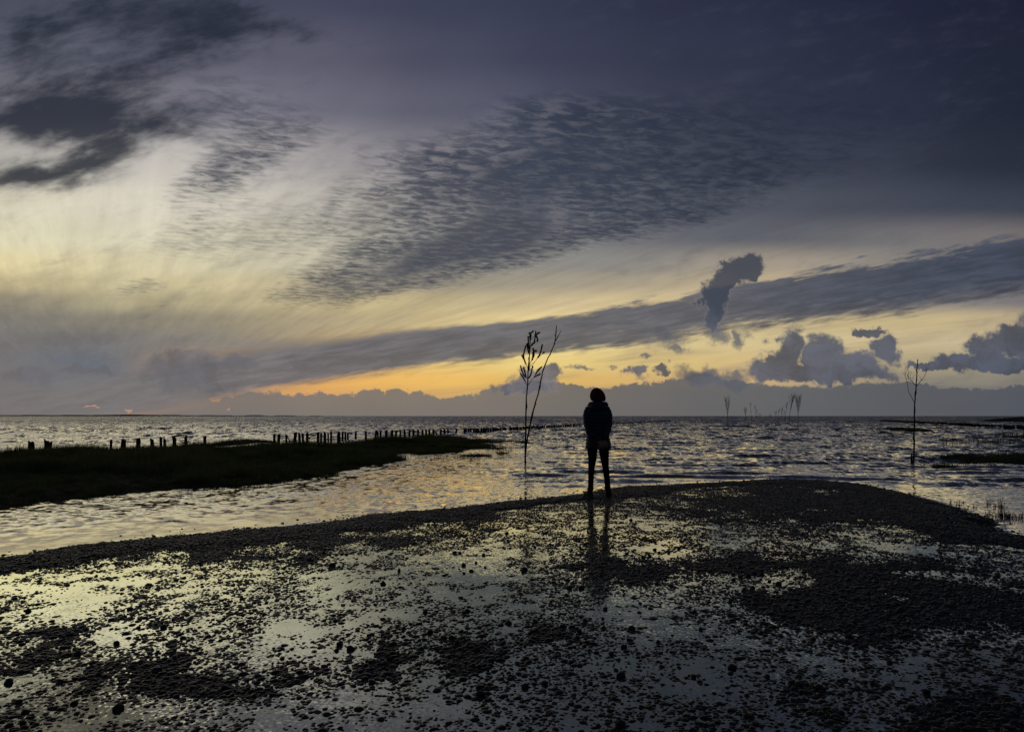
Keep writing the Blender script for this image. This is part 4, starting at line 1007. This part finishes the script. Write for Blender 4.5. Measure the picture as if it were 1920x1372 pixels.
# body: one continuous surface
V, Fc = [], []
loft(interp([(.008,0,.78,.12,.09),(.008,0,.84,.16,.11),(.006,0,.95,.15,.105),(.004,0,1.05,.128,.095),(0,0,1.2,.15,.108),(0,0,1.32,.172,.10),(0,0,1.385,.11,.075),(0,0,1.42,.055,.055)], 3), 24, V, Fc)
loft([(0,0,1.38,.058,.058),(0,.008,1.44,.050,.052),(0,.015,1.50,.052,.055)], 16, V, Fc)
ell((0,.022,1.565), .074, .094, .110, V, Fc)
ell((0,.108,1.548), .012, .018, .022, V, Fc, 10, 6)         # nose
ell((0,.095,1.492), .026, .020, .018, V, Fc, 10, 6)         # chin
ell((0,.100,1.515), .022, .012, .008, V, Fc, 10, 6)         # mouth
for s_ in (-1, 1):
    ell((s_*.076,.015,1.545), .010, .018, .028, V, Fc, 10, 6)  # ears
    tube_geo(subdiv([(s_*.13,0,1.345),(s_*.163,-.03,1.22),(s_*.165,-.062,1.09)], 4), [.050,.050,.049,.048,.045,.043,.041,.040,.038], 14, V, Fc)
    ex = .045 if s_ < 0 else .085; ez = .845
    tube_geo(subdiv([(s_*.165,-.062,1.09),(s_*.12,-.125,.97),(ex,-.185 if s_ < 0 else -.175,ez)], 4), [.039,.038,.037,.036,.034,.031,.028,.026,.025], 14, V, Fc)
legs = {-1: [(-.075,0,.86,.080,.088),(-.080,0,.72,.074,.082),(-.079,0,.59,.061,.068),(-.092,.004,.447,.046,.054),(-.100,-.004,.304,.040,.050),(-.106,0,.16,.036,.042),(-.112,0,.06,.034,.040)],
        1: [(.09,0,.86,.080,.088),(.099,0,.72,.074,.082),(.1075,0,.59,.061,.068),(.126,.004,.447,.045,.054),(.142,-.004,.304,.041,.050),(.155,0,.16,.038,.042),(.162,0,.06,.036,.040)]}
feet = {-1: (-.116, -.35), 1: (.166, .22)}
for s_ in (-1, 1):
    loft(interp(legs[s_], 3), 18, V, Fc)
    fx_, fr = feet[s_]
    tube_geo([(fx_,-.03,.05),(fx_+math.sin(fr)*.06,.05,.04),(fx_+math.sin(fr)*.15,.15,.03)], [.035,.036,.026], 12, V, Fc)
# hands: right hand (on the right) wraps the left wrist; five fingers each, all bent
def hand(c, fdir, down, side, V, Fc, curl):
    c = Vector(c); f = Vector(fdir).normalized(); n_ = Vector(down).normalized(); s = Vector(side).normalized()
    for q in range(-2, 3): tube_geo([c - f * .012 + s * q * .0155, c + f * .030 + s * q * .016, c + f * .062 + s * q * .0155], [.0135, .0145, .012], 9, V, Fc)
    for k_, (L_, off) in enumerate(((.066,-.030),(.076,-.010),(.070,.010),(.054,.029))):
        p = c + f * .058 + s * off; pts = [p - f * .02, p]; d_ = f.copy()
        for seg, a_ in ((.42, curl), (.33, curl * 1.3), (.25, curl)):
            d_ = (Matrix.Rotation(a_, 3, s) @ d_); p = p + d_ * L_ * seg; pts.append(p.copy())
        tube_geo(pts, [.0088, .0088, .0082, .0076, .0062], 8, V, Fc)
    p = c + s * -.032 + f * .004; d_ = (f * .55 - s * .85).normalized(); pts = [c - s * .012, p]
    for seg in (.030, .026, .020): d_ = (d_ + f * .28 + n_ * .22).normalized(); p = p + d_ * seg; pts.append(p.copy())
    tube_geo(pts, [.012, .0105, .0095, .0088, .0068], 8, V, Fc)
hand((.062,-.193,.835), (-.55,-.05,-.75), (0,1,0), (.75,0,-.55), V, Fc, .55)
hand((.062,-.214,.835), (.75,.0,-.45), (0,1,0), (.45,0,.75), V, Fc, .62)
body = mesh_obj('body', V, Fc, M['skin'], person)
realize(body, [('REMESH', dict(mode='VOXEL', voxel_size=0.0062, use_smooth_shade=True)), ('SMOOTH', dict(factor=0.5, iterations=2)), ('DECIMATE', dict(ratio=0.25))])
# eyes
for s_ in (-1, 1):
    V, Fc = [], []; ell((s_*.030,.103,1.565), .011, .009, .008, V, Fc, 12, 8); mesh_obj('eye', V, Fc, M['sole'], person)
# hair strands below the hat
V, Fc = [], []
loft(interp([(0,-.01,1.44,.050,.045),(0,-.012,1.47,.070,.066),(0,-.004,1.52,.088,.095),(0,.0,1.58,.085,.095)], 3), 22, V, Fc); mesh_obj('hair', V, Fc, M['hair'], person)
# knitted hat, slouching a little to the right
V, Fc = [], []
hat = [(.016,-.008,1.468,.084,.088),(.014,-.006,1.482,.104,.104),(.008,-.004,1.505,.117,.114),(.002,-.002,1.545,.119,.117),(-.003,0,1.585,.110,.112),(-.008,0,1.620,.092,.097),(-.012,0,1.648,.068,.073),(-.014,0,1.668,.040,.044),(-.015,0,1.678,.012,.014)]
loft(interp(hat, 4), 36, V, Fc); ho = mesh_obj('hat', V, Fc, M['knit'], person); ho['label'] = 'maroon knitted hat'
V, Fc = [], []
loft(interp([(.016,-.008,1.466,.088,.092),(.014,-.007,1.474,.101,.103),(.011,-.006,1.492,.113,.113),(.010,-.006,1.502,.112,.112)], 3), 36, V, Fc); mesh_obj('hat_brim', V, Fc, M['knit'], ho)
# jacket: quilted body, sleeves, hood
V, Fc = [], []
jr = [(.012,-.004,.742,.196,.150),(.012,-.004,.80,.196,.148),(.008,-.002,.88,.183,.140),(.005,0,.95,.170,.130),(.003,0,1.05,.166,.128),(0,0,1.18,.178,.136),(0,0,1.28,.188,.136),(0,0,1.345,.168,.122),(0,0,1.385,.128,.105),(0,-.006,1.425,.095,.092)]
loft(interp(jr, 9, .011, .056, .742), 40, V, Fc)
jacket = mesh_obj('jacket', V, Fc, M['jacket'], person); jacket['label'] = 'navy quilted jacket reaching to the hips'
for s_ in (-1, 1):
    xe = .045 if s_ < 0 else .088
    pts = subdiv([(s_*.124,0,1.362),(s_*.162,-.012,1.275),(s_*.166,-.040,1.18),(s_*.152,-.072,1.075),(s_*.122,-.120,.98),(xe + s_ * .012,-.172,.885)], 10)
    n_ = len(pts); rr = []
    for i in range(n_):
        q = i / (n_ - 1); base_r = .060 - .004 * q if q < .6 else .0576 - .036 * (q - .6)
        rr.append(base_r + .006 * (abs(math.sin(math.pi * q * 10)) ** .6 - .6))
    V, Fc = tube_geo(pts, rr, 20); mesh_obj('sleeve', V, Fc, M['jacket'], jacket)
    V, Fc = tube_geo([pts[-3], pts[-1], Vector(pts[-1]) + (Vector(pts[-1]) - Vector(pts[-3])).normalized() * .012], [.042, .036, .033], 18); mesh_obj('cuff', V, Fc, M['jacket'], jacket)
V, Fc = [], []
ell((0,-.095,1.375), .128, .062, .080, V, Fc, 26, 16)
loft(interp([(0,-.012,1.370,.160,.118),(.004,-.016,1.405,.162,.126),(.006,-.018,1.438,.148,.120),(.008,-.014,1.458,.128,.108),(.008,-.012,1.462,.080,.075)], 4, .006, .05), 34, V, Fc)
hood = mesh_obj('hood', V, Fc, M['jacket'], jacket)
# trousers
V, Fc = [], []
loft(interp([(.010,0,.735,.155,.108),(.010,0,.80,.168,.118),(.008,0,.90,.156,.110)], 3), 28, V, Fc)
for s_ in (-1, 1):
    r = np.random.RandomState(31 + s_); rings = interp([(a_, b_, c_, d_ + .005, e_ + .005) for a_, b_, c_, d_, e_ in legs[s_]], 8)
    rings = [(a_ + r.randn() * .0008, b_ + r.randn() * .001, c_, d_ + .0016 * math.sin(c_ * 90), e_ + .0016 * math.sin(c_ * 90)) for a_, b_, c_, d_, e_ in rings if c_ > .12]
    loft(rings, 24, V, Fc)
mesh_obj('trousers', V, Fc, M['trouser'], person)
for s_ in (-1, 1):
    fx_, fr = feet[s_]; V, Fc = [], []
    cx_ = legs[s_][5][0]
    loft(interp([(cx_,-.005,.150,.050,.056),(cx_ + s_*.002,-.006,.12,.048,.054),(fx_,-.006,.08,.044,.052),(fx_,-.004,.045,.043,.056),(fx_,0,.020,.043,.060)], 4), 22, V, Fc)
    rings = []
    dx_, dy_ = math.sin(fr), math.cos(fr)
    pts = [(fx_, -.02, .045), (fx_ + dx_*.04, dy_*.04, .045), (fx_ + dx_*.09, dy_*.09, .040), (fx_ + dx_*.14, dy_*.14, .034), (fx_ + dx_*.175, dy_*.175, .030)]
    tube_geo(subdiv(pts, 3), [.042,.044,.045,.046,.046,.046,.045,.044,.042,.040,.036,.030,.020], 18, V, Fc)
    V = [(x_, y_, max(z_, .014)) for x_, y_, z_ in V]
    bt = mesh_obj('boot', V, Fc, M['boot'], person)
    V, Fc = [], []
    outl = [(-.045,-.058),(.045,-.058),(.048,.0),(.048,.10),(.036,.17),(.0,.205),(-.036,.17),(-.048,.10),(-.048,.0)]
    ca_, sa_ = math.cos(-fr), math.sin(-fr); n_ = len(outl)
    for zz_ in (-.004, .017):
        for ox, oy in outl: V.append((fx_ + ox * ca_ - oy * sa_, ox * sa_ + oy * ca_, zz_))
    Fc = [tuple(range(n_))[::-1], tuple(range(n_, 2 * n_))] + [(j, (j + 1) % n_, n_ + (j + 1) % n_, n_ + j) for j in range(n_)]
    mesh_obj('sole', V, Fc, M['sole'], bt, smooth=False)
